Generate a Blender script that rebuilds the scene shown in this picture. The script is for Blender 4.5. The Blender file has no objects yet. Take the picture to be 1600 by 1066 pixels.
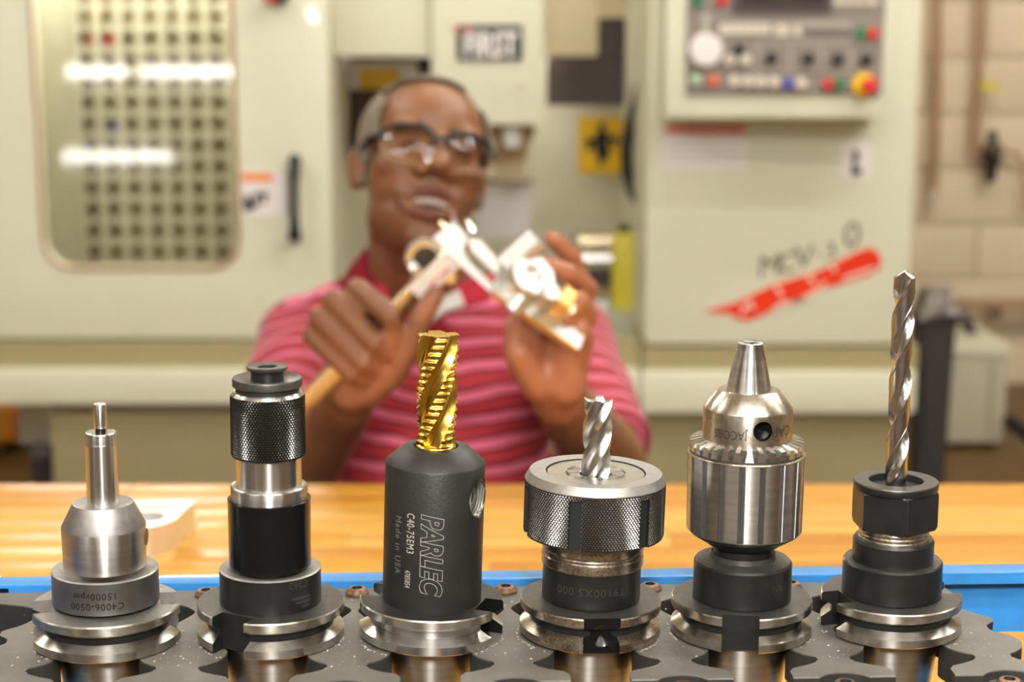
import bpy, bmesh, math, random
from mathutils import Vector, Matrix, noise
random.seed(7)
S = bpy.context.scene
COL = S.collection
PI = math.pi
def R(d): return math.radians(d)

# ------------------------------------------------------------------ camera, world, light, exposure
CAM = Vector((0, 0, 1.35)); FPX = 2700.0; PITCH = R(10.7)
cd = bpy.data.cameras.new('camera'); cam = bpy.data.objects.new('camera', cd); COL.objects.link(cam)
cam.location = CAM; cam.rotation_euler = (PI/2 - PITCH, 0, 0)
cd.sensor_width = 36; cd.lens = 36*FPX/1600; cd.clip_start = .02; cd.clip_end = 60
cd.dof.use_dof = True; cd.dof.focus_distance = .775; cd.dof.aperture_fstop = 9.0
S.camera = cam
w = bpy.data.worlds.new('world'); S.world = w; w.use_nodes = True
w.node_tree.nodes['Background'].inputs[0].default_value = (1, .93, .82, 1)
w.node_tree.nodes['Background'].inputs[1].default_value = .25
S.view_settings.view_transform = 'Standard'; S.view_settings.look = 'None'
S.view_settings.exposure = -0.1; S.view_settings.gamma = 1; S.view_settings.use_curve_mapping = False
# photographer's flash on the camera's bracket
fl = bpy.data.lights.new('camera_flash', 'AREA'); fl.shape = 'DISK'; fl.size = .14; fl.energy = 13; fl.color = (1, .97, .93)
fo = bpy.data.objects.new('camera_flash', fl); COL.objects.link(fo)
fo.location = (.03, -.12, 1.60); fo.rotation_euler = (R(77), 0, 0)
TUBE_POWER = 66.0

F3 = Vector((0, math.cos(PITCH), -math.sin(PITCH))); U3 = Vector((0, math.sin(PITCH), math.cos(PITCH)))
def ray(x, y): return F3 + Vector((1, 0, 0))*((x-800)/FPX) + U3*((533-y)/FPX)
def P(x, y, Y):
    d = ray(x, y); return CAM + d*(Y/d.y)
def PZ(x, y, z):
    d = ray(x, y); return CAM + d*((z-CAM.z)/d.z)

# ------------------------------------------------------------------ materials
def srgb(r, g, b):
    f = lambda c: (c/255/12.92 if c/255 <= .04045 else ((c/255+.055)/1.055)**2.4)
    return (f(r), f(g), f(b), 1)
def mat(name, col, rough=.5, metal=0, noise_amt=0, noise_scale=20, aniso=0, bump=0, bump_scale=200, coat=0, emit=0, spec=.5, stretch=None, col2=None, sheen=0, sss=0):
    m = bpy.data.materials.new(name); m.use_nodes = True
    nt = m.node_tree; b = nt.nodes['Principled BSDF']
    b.inputs['Base Color'].default_value = col; b.inputs['Roughness'].default_value = rough
    b.inputs['Metallic'].default_value = metal; b.inputs['Specular IOR Level'].default_value = spec
    b.inputs['Coat Weight'].default_value = coat
    if sheen: b.inputs['Sheen Weight'].default_value = sheen
    if sss:
        b.inputs['Subsurface Weight'].default_value = sss; b.inputs['Subsurface Radius'].default_value = (.01, .004, .002); b.inputs['Subsurface Scale'].default_value = .5
    if emit:
        b.inputs['Emission Color'].default_value = col; b.inputs['Emission Strength'].default_value = emit
    tc = None
    if noise_amt or bump:
        tc = nt.nodes.new('ShaderNodeTexCoord'); mp = nt.nodes.new('ShaderNodeMapping')
        nt.links.new(tc.outputs['Object'], mp.inputs[0])
        if stretch: mp.inputs['Scale'].default_value = stretch
    if noise_amt:
        n = nt.nodes.new('ShaderNodeTexNoise'); n.inputs['Scale'].default_value = noise_scale; n.inputs['Detail'].default_value = 5
        nt.links.new(mp.outputs[0], n.inputs[0])
        mx = nt.nodes.new('ShaderNodeMix'); mx.data_type = 'RGBA'
        mr = nt.nodes.new('ShaderNodeMapRange'); mr.inputs[1].default_value = .35; mr.inputs[2].default_value = .7
        nt.links.new(n.outputs[0], mr.inputs[0]); nt.links.new(mr.outputs[0], mx.inputs[0])
        c2 = col2 or tuple(c*(1-noise_amt) for c in col[:3])+(1,)
        mx.inputs[6].default_value = col; mx.inputs[7].default_value = c2
        nt.links.new(mx.outputs[2], b.inputs['Base Color'])
    if bump:
        n2 = nt.nodes.new('ShaderNodeTexNoise'); n2.inputs['Scale'].default_value = bump_scale; n2.inputs['Detail'].default_value = 3
        nt.links.new(mp.outputs[0], n2.inputs[0])
        bp = nt.nodes.new('ShaderNodeBump'); bp.inputs['Strength'].default_value = bump; bp.inputs['Distance'].default_value = .001
        nt.links.new(n2.outputs[0], bp.inputs['Height']); nt.links.new(bp.outputs[0], b.inputs['Normal'])
    if aniso:
        b.inputs['Anisotropic'].default_value = aniso; b.inputs['Anisotropic Rotation'].default_value = .25
        tg = nt.nodes.new('ShaderNodeTangent'); tg.direction_type = 'RADIAL'; tg.axis = 'Z'
        nt.links.new(tg.outputs[0], b.inputs['Tangent'])
    return m
M = {}
M['steel'] = mat('turned_steel', (.60, .585, .555, 1), .31, 1, .25, 140, aniso=.92, stretch=(.3, .3, 3))
M['bright'] = mat('ground_steel', (.70, .69, .66, 1), .25, 1, aniso=.92)
M['edge_steel'] = mat('flange_rim_steel', (.60, .57, .51, 1), .3, 1, .3, 260, aniso=.9)
M['worn_steel'] = mat('stained_steel', (.56, .51, .43, 1), .32, 1, .5, 800, aniso=.6, col2=(.26, .19, .12, 1))
M['nose_steel'] = mat('lightly_stained_steel', (.62, .58, .51, 1), .3, 1, .3, 500, aniso=.6, col2=(.46, .39, .30, 1))
M['satin'] = mat('satin_steel', (.40, .385, .36, 1), .46, .9, .18, 300)
M['collar'] = mat('grey_ground_collar', (.155, .148, .137, 1), .42, .85, .2, 200, aniso=.4)
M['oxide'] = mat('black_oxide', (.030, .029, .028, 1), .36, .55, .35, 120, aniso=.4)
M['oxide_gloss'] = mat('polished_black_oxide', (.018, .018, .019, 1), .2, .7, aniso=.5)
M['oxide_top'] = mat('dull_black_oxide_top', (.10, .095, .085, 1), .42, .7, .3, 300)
M['gunmetal'] = mat('gunmetal_phosphate', (.026, .024, .022, 1), .46, .35, .25, 60, bump=.15, bump_scale=900)
M['knurl'] = mat('knurled_black_steel', (.075, .073, .071, 1), .26, .95)
M['knurl2'] = mat('knurled_grey_steel', (.13, .126, .12, 1), .27, .95)
M['gold'] = mat('titanium_nitride_gold', (.86, .56, .10, 1), .22, 1, .15, 150)
M['drill'] = mat('bright_drill_steel', (.66, .635, .595, 1), .24, 1, .1, 300)
M['carbide'] = mat('carbide_grey', (.60, .585, .56, 1), .3, 1, .15, 300, stretch=(1, 1, .3))
M['void'] = mat('dark_recess', (.008, .008, .008, 1), .6)
M['ink'] = mat('etched_dark_lettering', (.008, .007, .006, 1), .8, spec=.1)
M['etch'] = mat('etched_light_lettering', (.42, .40, .36, 1), .5)
M['etch_dim'] = mat('stamped_grey_lettering', (.19, .18, .155, 1), .45, .3)
M['stamp'] = mat('stamped_dark_lettering', (.075, .07, .062, 1), .4, .6)
M['plastic'] = mat('black_fork_plastic', (.085, .079, .066, 1), .5, 0, .45, 35, bump=.25, bump_scale=600, col2=(.14, .13, .108, 1))
M['plastic_side'] = mat('clean_shaded_plastic', (.018, .017, .016, 1), .6)  # undusted side walls, coloured darker for the shade in the pockets
M['dust'] = mat('pale_chip_dust', (.45, .41, .33, 1), .8)
M['blue'] = mat('blue_rack_paint', srgb(58, 140, 212), .34, 0, .25, 40, coat=.3)
M['rust'] = mat('rusty_bolt', (.26, .15, .09, 1), .45, .7, .5, 400)
M['washer'] = mat('zinc_washer', (.55, .5, .42, 1), .4, .9, .4, 300)
M['cream'] = mat('cream_machine_paint', srgb(228, 227, 201), .42, 0, .04, 3, coat=.15)
M['khaki'] = mat('khaki_machine_band', srgb(164, 152, 112), .45)
M['base_grey'] = mat('brown_grey_machine_base', srgb(152, 140, 104), .5)
M['inner'] = mat('grey_machine_interior', srgb(222, 214, 192), .45, 0, .12, 4)
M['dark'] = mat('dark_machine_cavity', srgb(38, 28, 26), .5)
M['plum'] = mat('dark_plum_cover', srgb(72, 62, 62), .5)
M['brown_gloss'] = mat('glossy_dark_brown_cover', srgb(46, 24, 14), .15)
M['yellow'] = mat('warning_yellow', srgb(244, 196, 14), .5)
M['orange'] = mat('label_orange', srgb(236, 130, 40), .5)
M['white'] = mat('white_label', srgb(240, 232, 226), .5)
M['offwhite'] = mat('ivory_plastic', srgb(216, 205, 186), .45)
M['black'] = mat('black_plastic', srgb(32, 31, 33), .4)
M['red'] = mat('red_paint', srgb(232, 52, 10), .4)
M['redlabel'] = mat('red_label_strip', srgb(222, 92, 70), .5)
M['green'] = mat('green_button', srgb(30, 120, 70), .4)
M['palegreen'] = mat('pale_green_button', srgb(170, 195, 160), .4)
M['salmon'] = mat('salmon_button', srgb(222, 110, 84), .4)
M['btnred'] = mat('red_button', srgb(205, 42, 40), .4)
M['btnblue'] = mat('blue_button', srgb(75, 80, 165), .4)
M['panelgrey'] = mat('control_panel_grey', srgb(132, 122, 112), .5)
M['linegrey'] = mat('panel_print_grey', srgb(170, 158, 146), .6)
M['screen'] = mat('dim_screen', srgb(62, 54, 48), .25)
M['chrome'] = mat('chrome', (.8, .8, .8, 1), .12, 1)
M['jug'] = mat('yellow_green_plastic', srgb(222, 208, 70), .4)
M['rubber'] = mat('black_rubber', srgb(34, 32, 32), .5)
M['copper'] = mat('brown_conduit_paint', srgb(176, 142, 108), .45)
M['bin'] = mat('dark_bin_plastic', srgb(58, 54, 54), .5)
M['liner'] = mat('grey_bin_liner', srgb(128, 120, 110), .4)
M['cabinet'] = mat('pale_cabinet_paint', srgb(196, 188, 164), .5)
M['block'] = mat('painted_block', srgb(238, 220, 188), .6, 0, .06, 6)
M['joint'] = mat('painted_mortar', srgb(229, 210, 178), .7)
M['far_wall'] = mat('dim_brown_wall', srgb(96, 84, 70), .8)
M['side_wall'] = mat('tan_wall', srgb(150, 130, 106), .8)
M['ceil'] = mat('white_ceiling', srgb(232, 228, 216), .8)
M['floor'] = mat('worn_brown_floor', srgb(108, 80, 38), .45, 0, .25, 2)
M['pallet'] = mat('orange_timber', srgb(196, 122, 20), .6)
M['alu'] = mat('machined_aluminium', (.86, .85, .82, 1), .27, 1)
M['alu_white'] = mat('bead_blasted_aluminium', (.66, .65, .62, 1), .40, .85)
M['gold_reflection'] = mat('painted_wood_reflection', (.80, .50, .17, 1), .34, .7)  # aluminium faces given the gold of the bench wood's reflection
M['calsteel'] = mat('caliper_satin_steel', (.78, .66, .46, 1), .27, 1)
M['skin'] = None
M['lens'] = None
def wood_mats():
    out = []
    for k, (a, b) in enumerate((((204, 148, 54), (186, 124, 30)), ((212, 160, 68), (196, 137, 44)), ((196, 137, 44), (176, 113, 24)), ((216, 168, 80), (202, 145, 52)))):
        m = mat('maple_stave_%s' % 'abcd'[k], srgb(*a), .4, 0, .4, 9, stretch=(.5, 9, 9), col2=srgb(*b), coat=.08)
        out.append(m)
    return out
WOOD = wood_mats()

# ------------------------------------------------------------------ mesh helpers
def add_box(bm, lo, hi, mi=0, bev=0):
    g = bmesh.ops.create_cube(bm, size=1); vs = g['verts']
    for v in vs:
        v.co = Vector([lo[i] + (v.co[i]+.5)*(hi[i]-lo[i]) for i in range(3)])
    fs = set(f for v in vs for f in v.link_faces)
    for f in fs: f.material_index = mi
    if bev:
        es = set(e for v in vs for e in v.link_edges)
        r = bmesh.ops.bevel(bm, geom=list(es), offset=bev, segments=2, affect='EDGES', profile=.6)
        for f in r['faces']: f.material_index = mi
    return vs
def add_lathe(bm, prof, seg=96, mi=0, mis=None, a0=0, a1=2*PI, center=(0, 0), cap=True):
    """prof: (r, z) from bottom/inner to top; r=0 ends collapse; mis: material per profile span"""
    full = abs(a1-a0-2*PI) < 1e-6
    n = seg if full else seg+1
    rings = []
    for r, z in prof:
        if r < 1e-7: rings.append([bm.verts.new((center[0], center[1], z))])
        else: rings.append([bm.verts.new((center[0]+r*math.cos(a0+(a1-a0)*k/seg), center[1]+r*math.sin(a0+(a1-a0)*k/seg), z)) for k in range(n)])
    for i in range(len(rings)-1):
        A, B = rings[i], rings[i+1]; m_ = mis[i] if mis else mi
        for k in range(seg):
            k2 = (k+1) % n
            if len(A) == 1 and len(B) == 1: continue
            if len(A) == 1: f = bm.faces.new((A[0], B[k2], B[k]))
            elif len(B) == 1: f = bm.faces.new((A[k], A[k2], B[0]))
            else: f = bm.faces.new((A[k], A[k2], B[k2], B[k]))
            f.material_index = m_; f.smooth = True
    if not full and cap:
        for k in (0, seg):
            vs = [r_[0] if len(r_) == 1 else r_[k] for r_ in rings]
            try: bm.faces.new(vs if k == 0 else vs[::-1]).material_index = mi
            except ValueError: pass
    return rings
def bevprof(pts, b=.0003):
    out = [pts[0]]
    for i in range(1, len(pts)-1):
        p, q, r = Vector(pts[i-1]), Vector(pts[i]), Vector(pts[i+1])
        d1, d2 = p-q, r-q; l1, l2 = d1.length, d2.length
        if l1 < 1e-7 or l2 < 1e-7 or d1.normalized().dot(d2.normalized()) < -.96: out.append(pts[i]); continue
        bb = min(b, l1*.4, l2*.4)
        out.append(tuple(q+d1.normalized()*bb)); out.append(tuple(q+d2.normalized()*bb))
    out.append(pts[-1]); return out
def add_polar(bm, zs, rf, nseg, mi=0, mif=None, cap_top=True, cap_bot=True, twist=None, ztop=None):
    rows = []
    for j, z in enumerate(zs):
        row = []
        for k in range(nseg):
            th = 2*PI*k/nseg; r = rf(th, z)
            a = th + (twist(z) if twist else 0)
            zz = z
            if ztop and j == len(zs)-1: zz = ztop(th, r)
            row.append(bm.verts.new((r*math.cos(a), r*math.sin(a), zz)))
        rows.append(row)
    for j in range(len(rows)-1):
        for k in range(nseg):
            k2 = (k+1) % nseg
            f = bm.faces.new((rows[j][k], rows[j][k2], rows[j+1][k2], rows[j+1][k]))
            f.material_index = mif((k+.5)/nseg*2*PI, (zs[j]+zs[j+1])/2) if mif else mi
            f.smooth = True
    for flag, row, zc in ((cap_bot, rows[0], zs[0]), (cap_top, rows[-1], ztop(0, 0) if ztop else zs[-1])):
        if flag:
            c = bm.verts.new((0, 0, zc))
            for k in range(nseg):
                k2 = (k+1) % nseg
                f = bm.faces.new((row[k2], row[k], c) if row is rows[0] else (row[k], row[k2], c)); f.material_index = mi
def add_tube(bm, pts, r, seg=12, mi=0, closed=False):
    pts = [Vector(p) for p in pts]; n = len(pts)
    rs = r if isinstance(r, (list, tuple)) else [r]*n
    rings = []; prev = None
    for i, p in enumerate(pts):
        if closed: t = pts[(i+1) % n]-pts[i-1]
        else: t = pts[min(i+1, n-1)]-pts[max(i-1, 0)]
        t.normalize()
        if prev is None: u = t.orthogonal().normalized()
        else: u = (prev - t*prev.dot(t)).normalized()
        prev = u; v = t.cross(u)
        rings.append([bm.verts.new(p+(u*math.cos(2*PI*k/seg)+v*math.sin(2*PI*k/seg))*rs[i]) for k in range(seg)])
    for i in range(n if closed else n-1):
        A, B = rings[i], rings[(i+1) % n]
        for k in range(seg):
            f = bm.faces.new((A[k], A[(k+1) % seg], B[(k+1) % seg], B[k])); f.material_index = mi; f.smooth = True
    if not closed:
        bm.faces.new(rings[0][::-1]).material_index = mi; bm.faces.new(rings[-1]).material_index = mi
def add_prism(bm, poly, z0, z1, mi=0, mi_side=None):
    a = [bm.verts.new((x, y, z0)) for x, y in poly]; b = [bm.verts.new((x, y, z1)) for x, y in poly]; n = len(poly)
    bm.faces.new(a[::-1]).material_index = mi; bm.faces.new(b).material_index = mi
    for k in range(n):
        bm.faces.new((a[k], a[(k+1) % n], b[(k+1) % n], b[k])).material_index = mi if mi_side is None else mi_side
    return a+b
def add_ell(bm, c, r, rot=None, mi=0, seg=28, ring=18):
    g = bmesh.ops.create_uvsphere(bm, u_segments=seg, v_segments=ring, radius=1)
    m = Matrix.Translation(Vector(c)) @ (rot.to_4x4() if rot else Matrix.Identity(4)) @ Matrix.Diagonal(Vector(r).to_4d())
    for v in g['verts']: v.co = m @ v.co
    for f in set(f for v in g['verts'] for f in v.link_faces): f.material_index = mi; f.smooth = True
    return g['verts']
def add_cap(bm, a, b, ra, rb, seg=20, mi=0):
    """tapered capsule with round ends"""
    a, b = Vector(a), Vector(b); t = (b-a); L = t.length; t.normalize()
    u = t.orthogonal().normalized(); v = t.cross(u)
    rows = []
    for k in range(0, 6): al = PI/2*k/6; rows.append((-ra*math.cos(al), ra*math.sin(al)))
    rows.append((0, ra)); rows.append((L*.5, (ra+rb)/2)); rows.append((L, rb))
    for k in range(1, 7): al = PI/2*k/6; rows.append((L+rb*math.sin(al), rb*math.cos(al)))
    rings = []
    for s, r in rows:
        if r < 1e-6: rings.append([bm.verts.new(a+t*s)])
        else: rings.append([bm.verts.new(a+t*s+(u*math.cos(2*PI*k/seg)+v*math.sin(2*PI*k/seg))*r) for k in range(seg)])
    for i in range(len(rings)-1):
        A, B = rings[i], rings[i+1]
        for k in range(seg):
            k2 = (k+1) % seg
            if len(A) == 1: f = bm.faces.new((A[0], B[k2], B[k]))
            elif len(B) == 1: f = bm.faces.new((A[k], A[k2], B[0]))
            else: f = bm.faces.new((A[k], A[k2], B[k2], B[k]))
            f.material_index = mi; f.smooth = True
def mlist(ms): return [M[m] if isinstance(m, str) else m for m in (ms if isinstance(ms, (list, tuple)) else [ms])]
def finish(me, sharp):
    if sharp is not None:
        for p in me.polygons: p.use_smooth = True
        me.set_sharp_from_angle(angle=R(sharp))
def obj(name, bm, ms, parent=None, world=False, sharp=32, recalc=True):
    if recalc: bmesh.ops.recalc_face_normals(bm, faces=bm.faces[:])
    me = bpy.data.meshes.new(name); bm.to_mesh(me); bm.free()
    for m in mlist(ms): me.materials.append(m)
    finish(me, sharp)
    o = bpy.data.objects.new(name, me); COL.objects.link(o)
    if parent:
        o.parent = parent
        if world:
            off = Vector((0, 0, 0)); q = parent
            while q: off += q.location; q = q.parent
            me.transform(Matrix.Translation(-off))
    elif world and len(me.vertices):
        xs = [v.co for v in me.vertices]
        c = Vector([(min(p[i] for p in xs)+max(p[i] for p in xs))/2 for i in range(3)]); c.z = min(p.z for p in xs)
        me.transform(Matrix.Translation(-c)); o.location = c
    return o
def tag(o, label=None, cat=None, group=None, kind=None):
    if label: o['label'] = label
    if cat: o['category'] = cat
    if group: o['group'] = group
    if kind: o['kind'] = kind
    return o
def thing(name, label, cat, loc=(0, 0, 0), rot=(0, 0, 0), group=None):
    o = bpy.data.objects.new(name, None); COL.objects.link(o); o.empty_display_size = .02
    o.location = loc; o.rotation_euler = rot
    return tag(o, label, cat, group)
def evaluated(o):
    dg = bpy.context.evaluated_depsgraph_get(); dg.update()
    return bpy.data.meshes.new_from_object(o.evaluated_get(dg))
def boolean(o, cutters, op='DIFFERENCE'):
    """cut an object by bmesh cutters and bake the result"""
    tmp = []
    for cbm in cutters:
        bmesh.ops.recalc_face_normals(cbm, faces=cbm.faces[:])
        me = bpy.data.meshes.new('cut'); cbm.to_mesh(me); cbm.free()
        c = bpy.data.objects.new('cut', me); COL.objects.link(c); c.matrix_world = Matrix.Identity(4); tmp.append(c)
        md = o.modifiers.new('b', 'BOOLEAN'); md.operation = op; md.object = c; md.solver = 'EXACT'
    par = o.parent; loc = o.location.copy(); o.parent = None; o.location = (0, 0, 0)
    me = evaluated(o); old = o.data; o.modifiers.clear(); o.data = me; me.name = old.name
    o.parent = par; o.location = loc
    for c in tmp:
        md = c.data; bpy.data.objects.remove(c); bpy.data.meshes.remove(md)
    finish(me, 32); return o
def text_mesh(s, size, outline=0, shear=0, align='CENTER', spacing=1, extrude=0, offset=0):
    cu = bpy.data.curves.new('t', 'FONT'); cu.body = s; cu.size = size; cu.align_x = align; cu.align_y = 'CENTER'
    cu.shear = shear; cu.space_character = spacing; cu.resolution_u = 3; cu.extrude = extrude; cu.offset = offset
    if outline: cu.fill_mode = 'NONE'; cu.bevel_depth = outline; cu.bevel_resolution = 0
    o = bpy.data.objects.new('t', cu); COL.objects.link(o); me = evaluated(o)
    bpy.data.objects.remove(o); bpy.data.curves.remove(cu); return me
def text_bm(*a, **k):
    me = text_mesh(*a, **k); bm = bmesh.new(); bm.from_mesh(me); bpy.data.meshes.remove(me); return bm
def cyl_text(parent, name, s, size, rad, ang, z, rot, ms, sx=1, **k):
    """lettering wrapped on a cylinder; ang measured from the front (-Y) towards +X"""
    bm = text_bm(s, size, **k); c, sn = math.cos(R(rot)), math.sin(R(rot))
    bmesh.ops.subdivide_edges(bm, edges=[e for e in bm.edges if e.calc_length() > size*.4], cuts=2)
    bmesh.ops.triangulate(bm, faces=bm.faces[:])
    for v in bm.verts:
        v.co.x *= sx
        u, vv = v.co.x*c - v.co.y*sn, v.co.x*sn + v.co.y*c
        th = -PI/2 + ang + u/rad; rr = rad + .00018 + v.co.z
        v.co = Vector((rr*math.cos(th), rr*math.sin(th), z+vv))
    return obj(name, bm, ms, parent, sharp=None, recalc=False)
def flat_text(parent, name, s, size, px, py, Y, ms, rotdeg=0, sx=1, **k):
    """lettering on a vertical face that looks to -Y, centre at pixel (px,py) of plane Y"""
    bm = text_bm(s, size, **k); c0 = P(px, py, Y); c, sn = math.cos(R(rotdeg)), math.sin(R(rotdeg))
    for v in bm.verts:
        x, y = v.co.x*sx, v.co.y
        v.co = Vector((c0.x + x*c - y*sn, Y - .002 - v.co.z, c0.z + x*sn + y*c))
    return obj(name, bm, ms, parent, world=True, sharp=None, recalc=False)
def wrect(x0, y0, x1, y1, Y):
    ym = (y0+y1)/2
    return P(x0, ym, Y).x, P(x1, ym, Y).x, P(800, y1, Y).z, P(800, y0, Y).z
def wbox(bm, x0, y0, x1, y1, Y, depth, mi=0, bev=0):
    a, b, c, d = wrect(x0, y0, x1, y1, Y)
    add_box(bm, (a, Y, c), (b, Y+depth, d), mi, bev)
def part(name, rects, ms, parent, bev=0):
    bm = bmesh.new()
    for r_ in rects: wbox(bm, *r_, bev=bev)
    return obj(name, bm, ms, parent, world=True)
def vdisc(bm, c, r, d, seg=24, mi=0, rim=0):
    """disc with its face to -Y"""
    c = Vector(c); prof = [(0, d), (r-rim, d), (r, d-rim) if rim else (r, d*.999), (r, 0)]
    n0 = len(bm.verts); add_lathe(bm, prof[::-1], seg, mi)
    bm.verts.ensure_lookup_table()
    for v in bm.verts[n0:]: v.co = Vector((c.x+v.co.x, c.y-v.co.z, c.z+v.co.y))
def remeshed(name, bm, voxel, smooth, parent=None, ms=()):
    bmesh.ops.recalc_face_normals(bm, faces=bm.faces[:])
    me = bpy.data.meshes.new(name); bm.to_mesh(me); bm.free()
    o = bpy.data.objects.new(name, me); COL.objects.link(o)
    md = o.modifiers.new('r', 'REMESH'); md.mode = 'VOXEL'; md.voxel_size = voxel
    md = o.modifiers.new('s', 'SMOOTH'); md.factor = .5; md.iterations = smooth
    n = evaluated(o); o.modifiers.clear(); o.data = n; bpy.data.meshes.remove(me); n.name = name
    n.materials.clear()
    for m in mlist(ms): n.materials.append(m)
    for p in n.polygons: p.use_smooth = True
    if parent: o.parent = parent
    return o

# ------------------------------------------------------------------ room
BENCH_Z = .90
WALL_Y = 6.3
def wall(name, lo, hi, m):
    bm = bmesh.new(); add_box(bm, lo, hi); return tag(obj(name, bm, m, world=True), kind='structure')
tag(wall('floor', (-5, -4.5, -.1), (5, WALL_Y+.12, 0), 'floor'), 'worn brown shop floor behind the bench')
tag(wall('ceiling', (-5, -4.5, 3.25), (5, WALL_Y+.12, 3.35), 'ceil'), 'white shop ceiling with fluorescent lamps')
tag(wall('wall_left', (-5.1, -4.5, 0), (-5, WALL_Y, 3.25), 'side_wall'), 'tan painted wall at left')
tag(wall('wall_right', (5, -4.5, 0), (5.1, WALL_Y, 3.25), 'side_wall'), 'tan painted wall at right')
tag(wall('wall_front', (-5.1, -4.6, 0), (5.1, -4.5, 3.25), 'far_wall'), 'dim brown wall behind the photographer')
wb = tag(wall('wall_back', (-5, WALL_Y, 0), (5, WALL_Y+.1, 3.25), 'joint'), 'beige painted block wall behind the machine')
bm = bmesh.new(); add_box(bm, (-.197, -.02, .003), (.197, .02, .197), bev=.004)
proto_block = None
for row in range(0, 9):
    for c in range(0, 6):
        x = 1.1 + c*.4 + (.2 if row % 2 else 0)
        if proto_block is None: proto_block = obj('block', bm, 'block', wb); o = proto_block
        else:
            o = proto_block.copy(); COL.objects.link(o)
        o.parent = wb; o.location = Vector((x, WALL_Y-.005, row*.2)) - wb.location
        o.location.z = row*.2

def tube_lamp(x, y, label, length=1.18):
    t = thing('ceiling_lamp', label, 'ceiling lamp', (x, y, 3.25), group='fluorescent strip lamps on the ceiling')
    bm = bmesh.new(); add_box(bm, (-length/2-.04, -.06, -.07), (length/2+.04, .06, 0), bev=.006); obj('housing', bm, 'ceil', t)
    bm = bmesh.new(); add_tube(bm, [(-length/2, 0, -.1), (length/2, 0, -.1)], .026, 14); obj('tube', bm, TUBE, t)
    for s in (-1, 1):
        bm = bmesh.new(); add_box(bm, (s*(length/2+.012)-.014, -.02, -.125), (s*(length/2+.012)+.014, .02, -.065), bev=.003); obj('socket', bm, 'ceil', t)
TUBE = mat('fluorescent_tube', (.98, .97, .93, 1), .4, emit=TUBE_POWER)
for nm, y, xs in (('front wall', -3.2, (-2.95, 0, 2.7)), ('photographer', -1.39, (-2.87, -1.61, .6, 1.9)), ('camera', -.63, (-.3, 1.15)),
                  ('bench', 1.3, (-2.2, 1.5, 2.8)), ('man', 2.6, (-1.7, 1.2, 2.5)), ('milling machine', 3.2, (-2.4, .3, 1.9))):
    for k, x in enumerate(xs):
        tube_lamp(x, y, 'fluorescent strip lamp number %s from the left over the %s' % (('one', 'two', 'three', 'four')[k], nm))

# ------------------------------------------------------------------ work bench of laminated staves
bench = thing('work_bench', 'butcher-block maple work bench carrying the blue tool rack', 'workbench', (0, 1.13, 0))
BY0, BY1 = .655, P(800, 756, 1.6).y
BY1 = PZ(800, 756, BENCH_Z).y
n = 24; wy = (BY1-BY0)/n
for k in range(n):
    y0 = BY0 + k*wy
    cuts = [-1.6] + sorted(random.uniform(-1.4, 1.4) for _ in range(2)) + [1.6]
    for a, b in zip(cuts, cuts[1:]):
        bm = bmesh.new(); add_box(bm, (a+.0002, y0+.0002, BENCH_Z-.045), (b-.0002, y0+wy-.0002, BENCH_Z), bev=.0006)
        obj('stave', bm, random.choice(WOOD), bench, world=True)
for sx in (-1.4, 1.4):
    for y in (BY0+.12, BY1-.12):
        bm = bmesh.new(); add_box(bm, (sx-.04, y-.04, 0), (sx+.04, y+.04, BENCH_Z-.045), bev=.004); obj('leg', bm, WOOD[2], bench, world=True)
    bm = bmesh.new(); add_box(bm, (sx-.025, BY0+.16, .2), (sx+.025, BY1-.16, .28), bev=.004); obj('stretcher', bm, WOOD[2], bench, world=True)

# ------------------------------------------------------------------ tool rack
PLATE_Z = CAM.z - .271
XC = [141, 408, 668, 926, 1172, 1415]; YB = [1040, 1034.5, 1029.4, 1027, 1026, 1019]
POS = []
for x, y in zip(XC, YB):
    p = PZ(x, y, PLATE_Z); hyp = math.hypot(p.x, p.y)
    POS.append(p + Vector((0, .03175, 0)))
# row line: least squares through the six pockets
mx_ = sum(p.x for p in POS)/6; my_ = sum(p.y for p in POS)/6
ROW_A = math.atan(sum((p.x-mx_)*(p.y-my_) for p in POS)/sum((p.x-mx_)**2 for p in POS))
rack = thing('tool_rack', 'blue steel tool rack with black plastic forks holding six tool holders', 'tool rack', (mx_, my_, BENCH_Z), (0, 0, ROW_A))
RZ = PLATE_Z - BENCH_Z
lx = [(p.x-mx_)*math.cos(ROW_A)+(p.y-my_)*math.sin(ROW_A) for p in POS]
pit = (lx[-1]-lx[0])/5
lx = [lx[0]-pit] + lx + [lx[-1]+pit*1.0]
half = [(-12.5, -58), (-12.5, -50), (-14, -47.5), (-20, -45), (-26, -41), (-28, -37), (-27, -34.5), (-23, -32), (-18.5, -27), (-16.5, -19), (-19, -13), (-24, -8), (-27, -3.5), (-26.5, 0), (-23.5, 3), (-20.8, 6), (-20.3, 9.5), (-22.5, 13), (-27.5, 17), (-32, 26), (-34, 31), (-33.6, 34.5), (-31, 38), (-28.5, 42), (-28.5, 47), (-30, 54), (-31, 58)]
half_closed = half[:-5] + [(-31, 38), (-26, 43), (-16, 47), (-6, 49), (-.4, 50), (-.4, 64)]
def smooth_poly(pts, it=2):
    for _ in range(it):
        out = [pts[0]]
        for p, q in zip(pts, pts[1:]):
            out += [(p[0]*.75+q[0]*.25, p[1]*.75+q[1]*.25), (p[0]*.25+q[0]*.75, p[1]*.25+q[1]*.75)]
        out.append(pts[-1]); pts = out
    return pts
hs_open = smooth_poly(half, 2); hs = smooth_poly(half_closed, 2)
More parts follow.
